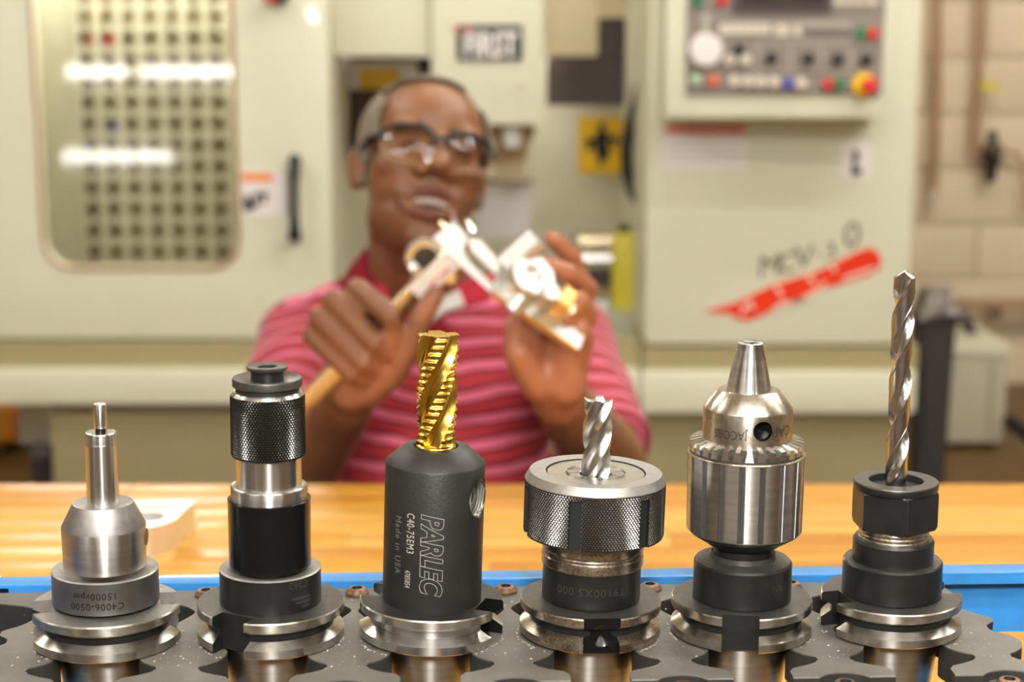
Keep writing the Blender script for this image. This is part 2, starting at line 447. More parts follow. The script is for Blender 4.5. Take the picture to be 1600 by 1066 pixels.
for k in range(len(lx)-1):
    a, b = lx[k], lx[k+1]; mid = (a+b)/2
    hr = hs_open if k >= 6 else hs; hl = hs_open if k >= 7 else hs
    fit = lambda x: max(x, -pit*500+.15)
    poly = [(b+fit(x)*.001, y*.001) for x, y in hr] + [(a-fit(x)*.001, y*.001) for x, y in hl[::-1]]
    # bolt recess in the front edge
    front = [(mid + .0135*math.cos(t), -.0665+.0135*math.sin(t)) for t in [PI-math.asin(.63)-(PI-2*math.asin(.63))*j/12 for j in range(13)]]
    poly = poly + front
    bm = bmesh.new(); vs = add_prism(bm, poly, RZ-.016, RZ, 0, 1)
    es = [e for e in bm.edges if abs(e.verts[0].co.z-RZ) < 1e-6 and abs(e.verts[1].co.z-RZ) < 1e-6]
    bmesh.ops.bevel(bm, geom=es, offset=.0006, segments=1, affect='EDGES')
    bmesh.ops.triangulate(bm, faces=[f for f in bm.faces if len(f.verts) > 4])
    obj('fork_block', bm, ['plastic', 'plastic_side'], rack, sharp=25)
    for y, z, ms in ((-.0600, RZ-.0042, 'washer'), (.055, RZ+.0002, 'rust')):
        bm = bmesh.new()
        if y < 0: add_lathe(bm, [(.0, z-.0015), (.0085, z-.0015), (.0085, z), (.0, z)], 24, 1, center=(mid, y))
        add_lathe(bm, [(.0055, z), (.0055, z+.001), (.0042, z+.0027), (.0024, z+.003), (.0022, z+.0014), (0, z+.0014)], 24, 0, mis=[0, 0, 0, 2, 2], center=(mid, y))
        obj('bolt', bm, ['rust', 'washer', 'void'], rack)
# chip specks lying on the forks
bm = bmesh.new()
for _ in range(170):
    k = random.randrange(len(lx)-1); mid = (lx[k]+lx[k+1])/2
    x, y = mid+random.gauss(0, .007), random.choice((random.uniform(-.04, .05), random.gauss(-.03, .012)))
    s = random.choice((.00012, .00018, .0002, .0004))
    if abs(x-mid) < .011 and -.04 < y < .05: add_box(bm, (x-s, y-s, RZ), (x+s, y+s*random.uniform(.5, 1.5), RZ+s*.8))
for k in range(1, 7):
    for _ in range(150):
        th = random.uniform(0, 2*PI); r = .0318+abs(random.gauss(0, .0007)); x, y = lx[k]+r*math.cos(th), r*math.sin(th)
        if abs(y) < .026 and abs(y) > .003 and random.random() < .5+.5*math.sin(th*3+k): s = random.uniform(.00012, .00035); add_box(bm, (x-s, y-s, RZ), (x+s, y+s, RZ+s*.7))
tag(obj('chip_dust', bm, 'dust', rack), kind='stuff')
L0, L1 = lx[0]+.016, lx[-1]+.05
L0 = lx[0]+.0105
bm = bmesh.new()   # back rail: top lip, turned-down edge, wall
add_box(bm, (L0-.03, .066, RZ+.001), (L1+.03, .079, RZ+.003), bev=.0006); obj('rail_lip', bm, 'blue', rack)
bm = bmesh.new(); add_box(bm, (L0, .066, RZ-.003), (L1, .0672, RZ+.0012)); obj('rail_edge', bm, 'blue', rack)
bm = bmesh.new(); add_box(bm, (L0-.03, .0775, RZ-.032), (L1+.03, .079, RZ+.002)); obj('back_rail', bm, 'blue', rack)
bm = bmesh.new(); add_box(bm, (L0-.03, -.074, RZ-.034), (L1+.03, -.048, RZ-.0125)); 
cut = []
o = obj('front_rail', bm, 'washer', rack)
for k in range(len(lx)):
    c = bmesh.new(); add_box(c, (lx[k]-.0295, -.08, RZ-.04), (lx[k]+.0295, -.02, RZ)); cut.append(c)
boolean(o, cut)
for xa, xb in ((L0-.032, L0-.006), (L1+.006, L1+.032)):
    bm = bmesh.new(); add_box(bm, (xa, -.075, RZ+.001), (xb, .079, RZ+.0035), bev=.0006); obj('side_lip', bm, 'blue', rack)
    xo = xa if xa < 0 else xb-.0015
    bm = bmesh.new(); add_box(bm, (xo, -.075, 0), (xo+.0015, .079, RZ+.001)); obj('side_panel', bm, 'blue', rack)

# ------------------------------------------------------------------ tool holders
class Holder:
    def __init__(self, i, name, label, tilt):
        self.i = i; self.pos = POS[i].copy()
        self.t = thing(name, label, 'tool holder', self.pos+Vector((0, 0, .0006)), (0, tilt, 0))
    def zr(self, rpx, ypx):
        X, Y = self.pos.x, self.pos.y; z = 0.0; r = .02
        for _ in range(6):
            p = CAM + ray(XC[self.i], ypx)*((Y-r)/ray(XC[self.i], ypx).y); z = p.z
            dep = (Vector((X, Y, z))-CAM).dot(F3); st = math.sqrt(1+(X/dep)**2)
            r = rpx*dep/FPX/st
        return r, z-self.pos.z
    def prof(self, pts): return [self.zr(*p) for p in pts]
    def lathe(self, name, pts, ms, mis=None, bev=.0003, extra0=None, seg=96, parent=None):
        pr = self.prof(pts)
        if extra0: pr = extra0 + pr
        bm = bmesh.new(); add_lathe(bm, bevprof(pr, bev) if not mis else pr, seg, 0, mis)
        return obj(name, bm, ms, parent or self.t)
    def flange(self, rpx, slots, top_m, slot_m='oxide', rim_m='edge_steel', dimple=False, groove_m='oxide'):
        r, _ = self.zr(rpx, 1000); k = r/.03175
        self.fr = r; self.ft = .0159*k
        pr = [(0, 0), (.0300, 0), (.0311, 0), (.03175, .0006), (.03175, .0040), (.0274, .0066), (.0268, .0070), (.0268, .0094), (.0274, .0098), (.03175, .0121), (.03175, .0153), (.0312, .0159), (0, .0159)]
        mis = [2, 2, 1, 1, 1, 2, 2, 2, 1, 1, 1, 0]
        bm = bmesh.new(); add_lathe(bm, [(a*k, b*k) for a, b in pr], 128, 0, mis)
        o = obj('flange', bm, [top_m, rim_m, groove_m, slot_m], self.t)
        cuts = []
        for a, d in slots:
            for s in (0, PI):
                c = bmesh.new(); add_box(c, (-.0081*k, -.05, -.002), (.0081*k, -d*k, .03))
                bmesh.ops.rotate(c, verts=c.verts, cent=(0, 0, 0), matrix=Matrix.Rotation(a+s, 3, 'Z')); cuts.append(c)
        if dimple:
            c = bmesh.new(); add_lathe(c, [(0, 0), (.0049, .0028), (.0049, .01), (0, .01)], 32)
            bmesh.ops.transform(c, matrix=Matrix.Rotation(slots[0][0], 4, 'Z') @ Matrix.Translation((0, -slots[0][1]*k+.0028, .0078*k)) @ Matrix.Rotation(PI/2, 4, 'X'), verts=c.verts); cuts.append(c)
        boolean(o, cuts)
        for p in o.data.polygons:
            c = p.center; nrm = p.normal
            if abs(nrm.z) < .05 or (dimple and abs(nrm.z) < .9 and .026 < math.hypot(c.x, c.y) < r*.93):
                for a, d in slots:
                    loc = Matrix.Rotation(-a, 3, 'Z') @ c
                    ln = Matrix.Rotation(-a, 3, 'Z') @ nrm
                    if abs(loc.x) < .0083*k and (abs(ln.x) > .99 or abs(ln.y) > .999 or (dimple and abs(loc.y) > .026 and loc.y < 0)) and math.hypot(c.x, c.y) < r*.999: p.material_index = 3
        # taper shank with pull stud
        bm = bmesh.new(); g = .02222
        add_lathe(bm, [(0, -.095), (.006, -.095), (.0075, -.0935), (.0075, -.089), (.0055, -.087), (.0055, -.080), (.0085, -.078), (.0085, -.070), (.0122, -.0685), (.0123, -.0675), (g, -.0032), (g, .0002), (0, .0002)], 64)
        obj('taper_shank', bm, 'steel', self.t); return o
def zlocal(h, ypx, rpx): return h.zr(rpx, ypx)[1]

# 1 edge finder holder
h = Holder(0, 'edge_finder_holder', 'satin steel holder marked 15000rpm gripping the thin edge finder, leftmost in rack', .012)
h.flange(118.4, [(R(90+14), .0226)], 'satin', 'satin')
h.lathe('collar', [(0, 966), (84.3, 966), (84.3, 917), (82, 914.5), (66, 913), (0, 912)], ['collar', 'satin'], mis=[0, 0, 1, 1, 1])
h.lathe('body', [(0, 905), (65.2, 905), (66.8, 842), (48, 800), (24, 797), (0, 797)], ['steel', 'satin'], mis=[0, 0, 1, 1, 1])
for s in (-1, 1):
    bm = bmesh.new(); rb, zb = h.zr(66, 862)
    add_tube(bm, [(s*(rb-.004), .002, zb), (s*(rb+.0002), .002, zb)], .0038, 20); obj('set_screw', bm, 'oxide', h.t)
r0, z0 = h.zr(84.3, 945)
cyl_text(h.t, 'lettering', 'C4006-0500', .0042, r0, .06, zlocal(h, 951, 84), 180, 'ink', spacing=1.12)
cyl_text(h.t, 'lettering', '15000rpm', .0042, r0, .03, zlocal(h, 935, 84), 180, 'ink', spacing=1.12)
def loose(h, name, label, cat, zb):
    o = thing(name, label, cat, h.t.location + Matrix.Rotation(h.t.rotation_euler.y, 3, 'Y') @ Vector((0, 0, zb)), h.t.rotation_euler); return o
rb, zb = h.zr(25, 797)
ef = loose(h, 'edge_finder', 'slim polished edge finder standing in the leftmost tool holder', 'edge finder', zb)
def rel(h, zb, pts): return [(r, z-zb) for r, z in h.prof(pts)]
bm = bmesh.new(); add_lathe(bm, bevprof([(0, -.02)] + [(h.zr(25, 797)[0], -.02)] + rel(h, zb, [(25.6, 703), (25.6, 701), (24.9, 699), (24.9, 684), (23.4, 682), (0, 682)]), .0002), 64); obj('shank', bm, 'bright', ef)
bm = bmesh.new(); add_lathe(bm, rel(h, zb, [(0, 683), (8.4, 683), (8.4, 671), (0, 671)]), 40); obj('neck', bm, 'oxide_gloss', ef)
bm = bmesh.new(); add_lathe(bm, bevprof(rel(h, zb, [(0, 673), (9.6, 673), (10.5, 669), (10.5, 635.5), (9.5, 634.5), (5, 634), (4.6, 637), (0, 637)]), .0001), 40); obj('tip', bm, 'bright', ef)

# 2 tapping holder with knurled sleeve
h = Holder(1, 'tapping_holder', 'tall black tapping holder with knurled quick-release sleeve, no cutter in it', .011)
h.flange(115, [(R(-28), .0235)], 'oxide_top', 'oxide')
h.lathe('collar', [(0, 966), (79.7, 966), (79.7, 914), (77, 911), (64, 908), (0, 907)], ['oxide', 'satin'], mis=[0, 0, 1, 1, 1])
h.lathe('body', [(0, 903), (64.2, 903), (65.2, 800), (65.2, 797), (62, 796), (0, 795)], 'oxide_gloss')
h.lathe('steel_ring', [(0, 797), (60.2, 797), (60.2, 777), (58, 774), (51.6, 773), (0, 773)], 'steel')
h.lathe('neck', [(0, 774), (51.6, 774), (51.6, 722), (0, 721)], 'bright')
r1, za = h.zr(59, 727); _, zb_ = h.zr(59, 631)
def tri(x): x = x % 1.0; return 1-abs(2*x-1)
def knurl(h, name, r, za, zb, nn, pz, dep, ns, nz, ms, slot=None):
    nz = int(round((zb-za)/pz*6)); zs = [za+(zb-za)*j/nz for j in range(nz+1)]
    def rf(th, z):
        u = nn*th/(2*PI); v = (z-za)/pz
        e = min(1, (z-za)/.0008, (zb-z)/.0006); e = max(e, 0)
        rr = r - dep*(1-min(tri(u+v), tri(u-v)))*e - (1-e)*dep*.8
        if slot:
            for a in slot[0]:
                d = (th-a+PI) % (2*PI)-PI
                if abs(d)*r < slot[1] and z < zb-slot[2]: rr = r-slot[3]
        return rr
    def mif(th, z):
        if slot:
            for a in slot[0]:
                d = (th-a+PI) % (2*PI)-PI
                if abs(d)*r < slot[1] and z < zb-slot[2]: return 1
        return 0
    bm = bmesh.new(); add_polar(bm, zs, rf, ns, 0, mif, True, True); return obj(name, bm, ms, h.t, sharp=24)
knurl(h, 'knurled_sleeve', r1, za, zb_, 74, .0021, .00055, 74*6, 110, ['knurl', 'void'])
h.lathe('sleeve_top', [(0, 632), (58, 631.5), (53, 624), (46, 622), (0, 622)], 'steel')
h.lathe('spacer', [(0, 624), (50, 624), (50, 612), (0, 612)], 'void')
h.lathe('release_disc', [(0, 616), (55.2, 616), (55.2, 605), (54, 602.5), (26, 601), (0, 601)], 'oxide_top')
h.lathe('stem', [(0, 603), (26, 603), (26, 584), (0, 583)], 'oxide')
h.lathe('socket_cap', [(0, 586), (31, 586), (32.4, 584), (32.4, 581), (31, 579.5), (17, 577.5), (15.5, 579), (15.5, 590), (0, 591)], ['oxide_top', 'void'], mis=[0, 0, 0, 0, 0, 0, 1, 1])
bm = bmesh.new(); a = R(-28); px_, py_ = .0236*1.02*math.sin(a)+.001, -.0236*1.02*math.cos(a)
add_tube(bm, [(px_+.0045, py_+.0035, .0125), (px_+.0045*1.02, py_+.0018, .0125)], .0008, 12); obj('locating_pin', bm, 'chrome', h.t)
rc, zc = h.zr(79.7, 935)
cyl_text(h.t, 'lettering', 'C262', .0046, rc, .72, zlocal(h, 921, 79.7), 180, 'stamp')
bm = bmesh.new()
for (u, v, l) in ((0, 0, .010), (.001, -.002, .008), (.002, -.004, .005)):
    for q in range(8):
        th = -PI/2+.78+(u-l/2+l*q/8)/rc; th2 = th+l/8/rc; z = zlocal(h, 945, 79.7)+v; rr = rc+.0001
        f = bm.faces.new([bm.verts.new((rr*math.cos(t), rr*math.sin(t), zz)) for t, zz in ((th, z), (th2, z), (th2, z+.0009), (th, z+.0009))])
obj('maker_mark', bm, 'stamp', h.t, sharp=None)

# 3 end mill holder
h = Holder(2, 'end_mill_holder', 'plain dark grey cylindrical holder lettered PARLEC with the golden cutter', .034)
h.flange(112, [(R(90-17), .0226)], 'gunmetal', 'oxide_gloss', rim_m='bright', groove_m='steel')
bm = bmesh.new(); pr = h.prof([(0, 965), (77, 965), (78.4, 743), (50.4, 711), (35, 706), (34.3, 708), (34.3, 740), (0, 741)])
add_lathe(bm, bevprof(pr, .0004), 128, 0); body = obj('body', bm, ['gunmetal', 'void', 'steel'], h.t)
rb, zb = h.zr(77.5, 792)
c = bmesh.new(); add_tube(c, [(rb-.006, 0, zb), (rb+.02, 0, zb)], .0088, 40); bmesh.ops.rotate(c, verts=c.verts, cent=(0, 0, 0), matrix=Matrix.Rotation(R(-21), 3, 'Z'))
boolean(body, [c])
bm = bmesh.new()
for q in range(4): add_lathe(bm, [(.0088-.0002, q*.0012), (.0079, q*.0012+.0006), (.0088-.0002, q*.0012+.0012)], 32, 0)
add_lathe(bm, [(0, .0002), (.003, .0002), (.003, .0012), (.0078, .0012), (.0078, 0)], 32, 0, mis=[1, 1, 0, 0])
mt = Matrix.Rotation(R(-21), 4, 'Z') @ Matrix.Translation((rb-.0058, 0, zb)) @ Matrix.Rotation(PI/2, 4, 'Y')
bmesh.ops.transform(bm, matrix=mt, verts=bm.verts); obj('set_screw', bm, ['steel', 'void'], h.t)
rt = h.zr(77.4, 860)[0]
aoff = lambda px: math.asin(max(-1, min(1, (px-670)/77.5)))
cyl_text(h.t, 'lettering', 'PARLEC', .0128, rt, aoff(669), zlocal(h, 868, 77), -90, 'etch', outline=.00014, shear=.25, offset=.0005, spacing=.98, sx=.80)
cyl_text(h.t, 'lettering', 'C40-75EM3', .0050, rt, aoff(637), zlocal(h, 839, 77), -90, 'etch', spacing=1.1, sx=.70)
cyl_text(h.t, 'lettering', '4785854', .0038, rt, aoff(634), zlocal(h, 911, 77), -90, 'etch', sx=.6)
cyl_text(h.t, 'lettering', 'Made in USA', .0047, rt, aoff(618), zlocal(h, 861, 77), -90, 'etch_dim', spacing=1.2, sx=.88)
rg, zg = h.zr(33, 708)
gm = loose(h, 'roughing_end_mill', 'golden titanium-coated roughing end mill with serrated spiral teeth', 'end mill', zg)
Lg = h.zr(32, 529)[1]-zg; Rg = h.zr(32.6, 610)[0]
def mill_rf(R_, nf, land, depth, serr=0, pitch=.003, L=0, phase=0):
    def rf(th, z):
        u = (th/(2*PI/nf)) % 1.0
        if u < land:
            r = R_*(1-.02*u/land)
            if serr and z > -.001: r -= serr*(.5-.5*math.cos(2*PI*(z/pitch+phase*int(th/(2*PI/nf)))))**.7
            return r
        v = (u-land)/(1-land)
        return R_*(1-depth*math.sin(PI*min(1, v**.75))**.8) if v < .93 else R_*(1-depth*math.sin(PI*min(1, .93**.75))**.8*(1-(v-.93)/.07))
    return rf
def fluted(name, o, R_, zb, zt, nf, land, depth, pitch, ms, serr=0, sp=.003, nseg=160, nz=170, rot=0, top=None):
    zs = [zb+(zt-zb)*j/nz for j in range(nz+1)]
    bm = bmesh.new(); add_polar(bm, zs, mill_rf(R_, nf, land, depth, serr, sp, phase=.5), nseg, 0, twist=lambda z: 2*PI*z/pitch+rot, ztop=top)
    return obj(name, bm, ms, o, sharp=38)
fluted('flutes', gm, Rg, .0008, Lg, 4, .40, .34, .105, 'gold', serr=.0010, sp=.0031, rot=R(8), top=lambda th, r: Lg-.0012+.0012*(r/Rg))
bm = bmesh.new(); add_lathe(bm, bevprof([(0, -.018), (Rg*.99, -.018), (Rg*.99, .0004), (Rg*.86, .0016), (0, .0016)], .0002), 64); obj('shank', bm, 'gold', gm)
# 4 collet chuck
h = Holder(3, 'milling_chuck', 'wide knurled collet chuck holding the short silver end mill', .03)
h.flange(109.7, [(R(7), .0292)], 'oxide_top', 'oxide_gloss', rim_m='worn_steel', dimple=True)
h.lathe('neck', [(0, 960), (75.5, 960), (76.7, 955), (76.7, 893), (0, 893)], 'oxide')
h.lathe('thread_ring', [(0, 905), (78, 905), (80, 903), (80, 889), (77.5, 888), (79, 884), (77.5, 881), (80.8, 878), (80.8, 858), (0, 858)], 'worn_steel')
rn, zn0 = h.zr(110, 867); _, zn1 = h.zr(110.6, 781)
SL = [-PI/2 + R(a) for a in (-18.5, 41.5, 101.5, 161.5, 221.5, 281.5)]
knurl(h, 'nut', rn, zn0, zn1, 140, .0019, .0005, 140*6, 100, ['knurl2', 'void'], slot=(SL, .0029, .0025, .0016))
bm = bmesh.new(); add_lathe(bm, h.prof([(110, 782), (110.6, 780.5), (103.5, 766), (78.5, 759.5), (77.6, 760.5), (77.6, 766), (0, 766)]), 128, 0, mis=[0, 0, 0, 1, 1, 1]); obj('nut_face', bm, ['satin', 'void'], h.t)
bm = bmesh.new(); add_lathe(bm, bevprof(h.prof([(0, 763), (76.4, 763), (76.4, 760.5), (25.5, 748.5), (24.8, 750), (24.8, 758), (0, 758)]), .0002), 96, 0); obj('collet', bm, 'carbide', h.t)
rcl = h.zr(76, 761)[0]; zcl = h.zr(76, 760.5)[1]
bm = bmesh.new()
zface = zcl+.00012
for q in range(8):
    a0 = 2*PI*q/8+.2
    for (ra, rb2, da) in ((.0075, .0125, .035), (.0125, .0131, .28)):
        for j in range(8):
            t0, t1 = a0-da+2*da*j/8, a0-da+2*da*(j+1)/8
            bm.faces.new([bm.verts.new((rr*math.cos(t), rr*math.sin(t), zface)) for rr, t in ((ra, t0), (rb2, t0), (rb2, t1), (ra, t1))])
obj('collet_slits', bm, 'void', h.t, sharp=None)
cyl_text(h.t, 'lettering', '.T9100X5.000', .0052, h.zr(76.7, 930)[0], -.02, zlocal(h, 929, 76.7), 180, 'stamp', spacing=1.12)
rm, zm = h.zr(23, 750)
em = loose(h, 'end_mill', 'short bright silver four-flute end mill in the knurled collet chuck', 'end mill', zm)
Lm = h.zr(22.7, 632)[1]-zm; Rm = h.zr(22.9, 690)[0]
fluted('flutes', em, Rm, -.004, Lm, 4, .30, .40, .062, 'carbide', nseg=128, nz=90, rot=R(55), top=lambda th, r: Lm-.0022+.0030*(r/Rm)**2)
bm = bmesh.new(); add_lathe(bm, [(0, -.02), (Rm*.97, -.02), (Rm*.97, -.004), (0, -.004)], 48); obj('shank', bm, 'carbide', em)
# 5 drill chuck
h = Holder(4, 'drill_chuck', 'key-type steel drill chuck with toothed ring and closed jaws', .008)
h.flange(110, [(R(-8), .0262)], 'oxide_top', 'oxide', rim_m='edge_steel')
h.lathe('collar', [(0, 958), (77, 958), (77, 903), (74, 898.5), (60, 893), (52, 888), (50.5, 880), (0, 880)], ['oxide', 'oxide_top'], mis=[0, 0, 0, 1, 1, 1, 1])
h.lathe('arbor', [(0, 892), (47, 892), (47, 862), (0, 862)], 'oxide')
h.lathe('body_base', [(0, 868), (57, 867), (60, 865), (86, 857), (0, 856)], 'oxide')
rA, zA = h.zr(90.3, 856); rB, zB = h.zr(92.4, 733)
NB = 18
def rf(th, z):
    u = ((th+.075)/(2*PI/NB)) % 1; k = (z-zA)/(zB-zA); r = rA+(rB-rA)*k
    if u < .3 and k > .02: r -= .00018 + .00016*(1 if int(th*520) % 2 else 0)
    if k < .02: r -= .0008*(1-k/.02)
    return r
def mif(th, z): return 1 if ((th+.075)/(2*PI/NB)) % 1 < .3 and (z-zA)/(zB-zA) > .02 else 0
bm = bmesh.new(); add_polar(bm, [zA+(zB-zA)*k for k in (0, .008, .021, .1, .3, .5, .7, .9, 1)], rf, 720, 0, mif)
obj('body', bm, ['steel', 'collar'], h.t, sharp=25)
h.lathe('body_rim', [(0, 734), (92.4, 734), (92.6, 731), (89.5, 729), (0, 728)], 'worn_steel')
bm = bmesh.new(); pr = h.prof([(0, 731), (88.5, 731), (88.5, 719), (74, 707), (0, 707)]); add_lathe(bm, pr, 96, 1)
ro, zo = pr[2]; ri, zi = pr[3]; NT = 30
for q in range(NT):
    a = 2*PI*q/NT + .02; wd0, wd1 = .0019, .0011
    vs = []
    for (r_, z_, wd) in ((ri-.001, zi+.0012, .0010), (ri-.001, zi-.002, .0014), (ro+.0003, zo-.002, wd0), (ro+.0003, zo+.0022, wd1)):
        for s in (-1, 1): vs.append(bm.verts.new((r_*math.cos(a)-s*wd*math.sin(a), r_*math.sin(a)+s*wd*math.cos(a), z_)))
    for f in ((0, 1, 7, 6), (6, 7, 5, 4), (0, 6, 4, 2), (1, 3, 5, 7), (0, 2, 3, 1), (2, 4, 5, 3)): bm.faces.new([vs[j] for j in f]).material_index = 0
obj('gear_ring', bm, ['bright', 'oxide_top'], h.t)
bm = bmesh.new(); add_lathe(bm, bevprof(h.prof([(0, 712), (70.6, 712), (70.6, 654), (47.5, 620), (37, 618.5), (0, 618)]), .0003), 128, 0); sl = obj('nose_sleeve', bm, ['nose_steel', 'oxide_gloss'], h.t)
rk, zk = h.zr(70.6, 677); ak = math.asin((1195.6-1181)/70.6)
c = bmesh.new(); add_lathe(c, [(0, 0), (.0002, 0), (.0043, .0035), (.0043, .03), (0, .03)], 32)
bmesh.ops.transform(c, matrix=Matrix.Rotation(ak, 4, 'Z') @ Matrix.Translation((0, -rk+.0065, zk)) @ Matrix.Rotation(PI/2, 4, 'X'), verts=c.verts); boolean(sl, [c])
for p in sl.data.polygons:
    q = Matrix.Rotation(-ak, 3, 'Z') @ p.center
    if q.y < 0 and math.hypot(q.x, q.z-zk) < .00435 and math.hypot(q.x, q.y) < rk-.00025: p.material_index = 1
pj = h.prof([(0, 622), (36.5, 622), (20, 542), (18.8, 541), (2, 539.5)])
for q in range(3):
    bm = bmesh.new(); g = .012
    add_lathe(bm, [(max(r, .0004), z) for r, z in pj[1:]] , 24, 0, a0=R(-90+8)+2*PI*q/3+g, a1=R(-90+8)+2*PI*(q+1)/3-g, cap=False)
    # close the wedge towards the axis
    rng = [v for v in bm.verts]
    nrow = 25; cen = [bm.verts.new((0, 0, z)) for _, z in pj[1:]]
    bm.verts.ensure_lookup_table()
    rows = [rng[j*nrow:(j+1)*nrow] for j in range(len(pj)-1)]
    for j in range(len(rows)-1):
        bm.faces.new((rows[j][0], rows[j+1][0], cen[j+1], cen[j])); bm.faces.new((rows[j][-1], cen[j], cen[j+1], rows[j+1][-1]))
    for k in range(nrow-1): bm.faces.new((rows[-1][k], rows[-1][k+1], cen[-1])); bm.faces.new((rows[0][k+1], rows[0][k], cen[0]))
    obj('jaw', bm, 'steel', h.t, sharp=40)
r_n = h.zr(70.6, 685)[0]
cyl_text(h.t, 'lettering', 'JACOBS', .0056, r_n, math.asin((1147-1183)/70.6), zlocal(h, 684, 70), 180, 'stamp', sx=.8)
cyl_text(h.t, 'lettering', 'CAP', .0062, r_n, math.asin((1230-1183)/70.6), zlocal(h, 679, 70), 180, 'stamp')
cyl_text(h.t, 'lettering', 'JAPAN', .0046, h.zr(77, 930)[0], math.asin((1230-1175)/77), zlocal(h, 926, 77), 180, 'stamp')
# 6 collet holder with twist drill
h = Holder(5, 'drill_collet_holder', 'stepped black collet holder with hexagonal nut carrying the twist drill, rightmost in rack', 0.0)
h.flange(110.5, [(R(90+14), .0226)], 'oxide_top', 'oxide', rim_m='edge_steel')
h.lathe('collar', [(0, 952), (78.4, 952), (78.4, 902), (76, 898.5), (64, 895), (0, 894)], ['oxide', 'oxide_top'], mis=[0, 0, 0, 1, 1, 1])
h.lathe('neck', [(0, 896), (64, 896), (64, 864), (61, 858.5), (55, 857), (0, 856)], ['oxide', 'oxide_top'], mis=[0, 0, 0, 1, 1, 1])
h.lathe('thread', [(0, 859), (55, 859), (56.5, 856), (54.5, 853), (56.5, 850), (54.5, 847), (56, 844), (54, 838), (0, 838)], 'worn_steel')
rh, zh0 = h.zr(69.5, 842); _, zh1 = h.zr(66, 779)
def hexr(th, z):
    a = (th - R(-90+4)) % (PI/3) - PI/6
    hx = rh*math.cos(PI/6)/math.cos(a)
    k = (z-zh0)/(zh1-zh0)
    return min(hx, rh*(.955+.5*max(0, min(k, .2)) if k < .1 else 1), rh*(.90+.9*(1-k)))
bm = bmesh.new(); add_polar(bm, [zh0+(zh1-zh0)*k/24 for k in range(25)], hexr, 144, 0); obj('hex_nut', bm, 'oxide', h.t, sharp=20)
h.lathe('nut_rim', [(0, 782), (66, 782), (67.3, 778), (67.3, 772), (66, 769.5), (44, 763), (42.8, 764), (42.8, 790), (0, 792)], ['oxide', 'oxide_top', 'void'], mis=[0, 0, 0, 1, 1, 1, 2, 2], bev=.0002)
h.lathe('collet', [(0, 783), (36, 783), (30, 776), (18, 775), (0, 775)], 'oxide')
rd, zd = h.zr(16.6, 766)
dr = loose(h, 'drill_bit', 'long bright spiral twist drill bit in the hexagonal nut holder', 'drill bit', zd)
Rd = h.zr(17.6, 640)[0]; Ld = h.zr(17.6, 438)[1]-zd
PITCH_D = h.zr(17, 500)[1]-h.zr(17, 690)[1]
ROT_D = R(-45)-2*PI*(h.zr(17, 524)[1]-zd)/PITCH_D
def drf(th, z):
    u = (th/PI) % 1.0
    if u < .09: r = Rd
    elif u < .50: r = Rd*.96
    else:
        v = (u-.50)/.50; r = Rd*(1-.64*max(0, math.sin(PI*v**.9))**.7)
    zf = Ld*.10
    if z < zf: k = max(0, (z-.0006)/(zf-.0006)); r = Rd*.97*(1-k)+r*k
    return r
zs = [-.012, 0, .0006] + [Ld*j/260 for j in range(2, 261)]
bm = bmesh.new(); add_polar(bm, zs, drf, 120, 0, twist=lambda z: 2*PI*z/PITCH_D+ROT_D, ztop=lambda th, r: Ld+.0034-.0034*(r/Rd)); obj('spiral_body', bm, 'drill', dr, sharp=42)
bm = bmesh.new(); add_lathe(bm, [(0, -.03), (Rd*.96, -.03), (Rd*.96, -.012), (0, -.012)], 40); obj('shank', bm, 'drill', dr)

# ------------------------------------------------------------------ aluminium part on the bench
def bench_pt(px, py): return PZ(px, py, BENCH_Z)
c = bench_pt(212, 872); c.y += .037
mp_ = thing('machined_part', 'round-pocketed aluminium part lying on the bench behind the edge finder', 'machined part', (c.x, c.y, BENCH_Z))
sc_ = 1.0
q_ = .60; qy = .50
out = []
for j in range(25):
    t = PI + PI*j/24; out.append((q_*.050*math.cos(t), qy*.075*math.sin(t)))
out += [(q_*.051, qy*.02), (q_*.060, qy*.085), (q_*.048, qy*.095), (-q_*.05, qy*.08)]
M['alu_part'] = mat('milled_aluminium', (.86, .85, .82, 1), .34, .85)
bm = bmesh.new(); add_prism(bm, out, 0, .026); o = obj('block', bm, 'alu_part', mp_)
c1 = bmesh.new(); add_lathe(c1, [(0, .008), (.0165, .008), (.0165, .05), (0, .05)], 40, center=(.003, -.003)); cuts = [c1]
c1 = bmesh.new(); add_prism(c1, [(-.024, .021), (.023, .021), (.028, .036), (-.024, .033)], .012, .05); cuts.append(c1)
boolean(o, cuts)
bm = bmesh.new(); add_lathe(bm, [(.005, .0082), (.008, .0082), (.008, .016), (.005, .016), (.005, .0082)], 32, center=(.003, -.002)); obj('boss', bm, 'alu_part', mp_)

# ------------------------------------------------------------------ milling machine
MY = 4.2
mill = thing('machining_center', 'large cream vertical milling machine with windowed door behind the man', 'milling machine', (-.2, MY+.6, 0))
def round_poly(x0, x1, z0, z1, r, n=8):
    pts = []
    for cx, cz, a in ((x1-r, z0+r, -PI/2), (x1-r, z1-r, 0), (x0+r, z1-r, PI/2), (x0+r, z0+r, PI)):
        for k in range(n+1): t = a+PI/2*k/n; pts.append((cx+r*math.cos(t), cz+r*math.sin(t)))
    return pts
def vprism(bm, poly, y0, y1, mi=0):
    n0 = len(bm.verts); vs = add_prism(bm, poly, 0, 1, mi)
    for v in vs: v.co = Vector((v.co.x, y0+(y1-y0)*v.co.z, v.co.y))
x0, x1, z0, z1 = wrect(-230, -260, 515, 530, MY)
bm = bmesh.new(); add_box(bm, (x0, MY, z0), (x1, MY+.05, z1), bev=.012)
door = obj('door', bm, 'cream', mill, world=True)
wx0, wx1, wz0, wz1 = wrect(54, -190, 366, 419, MY)
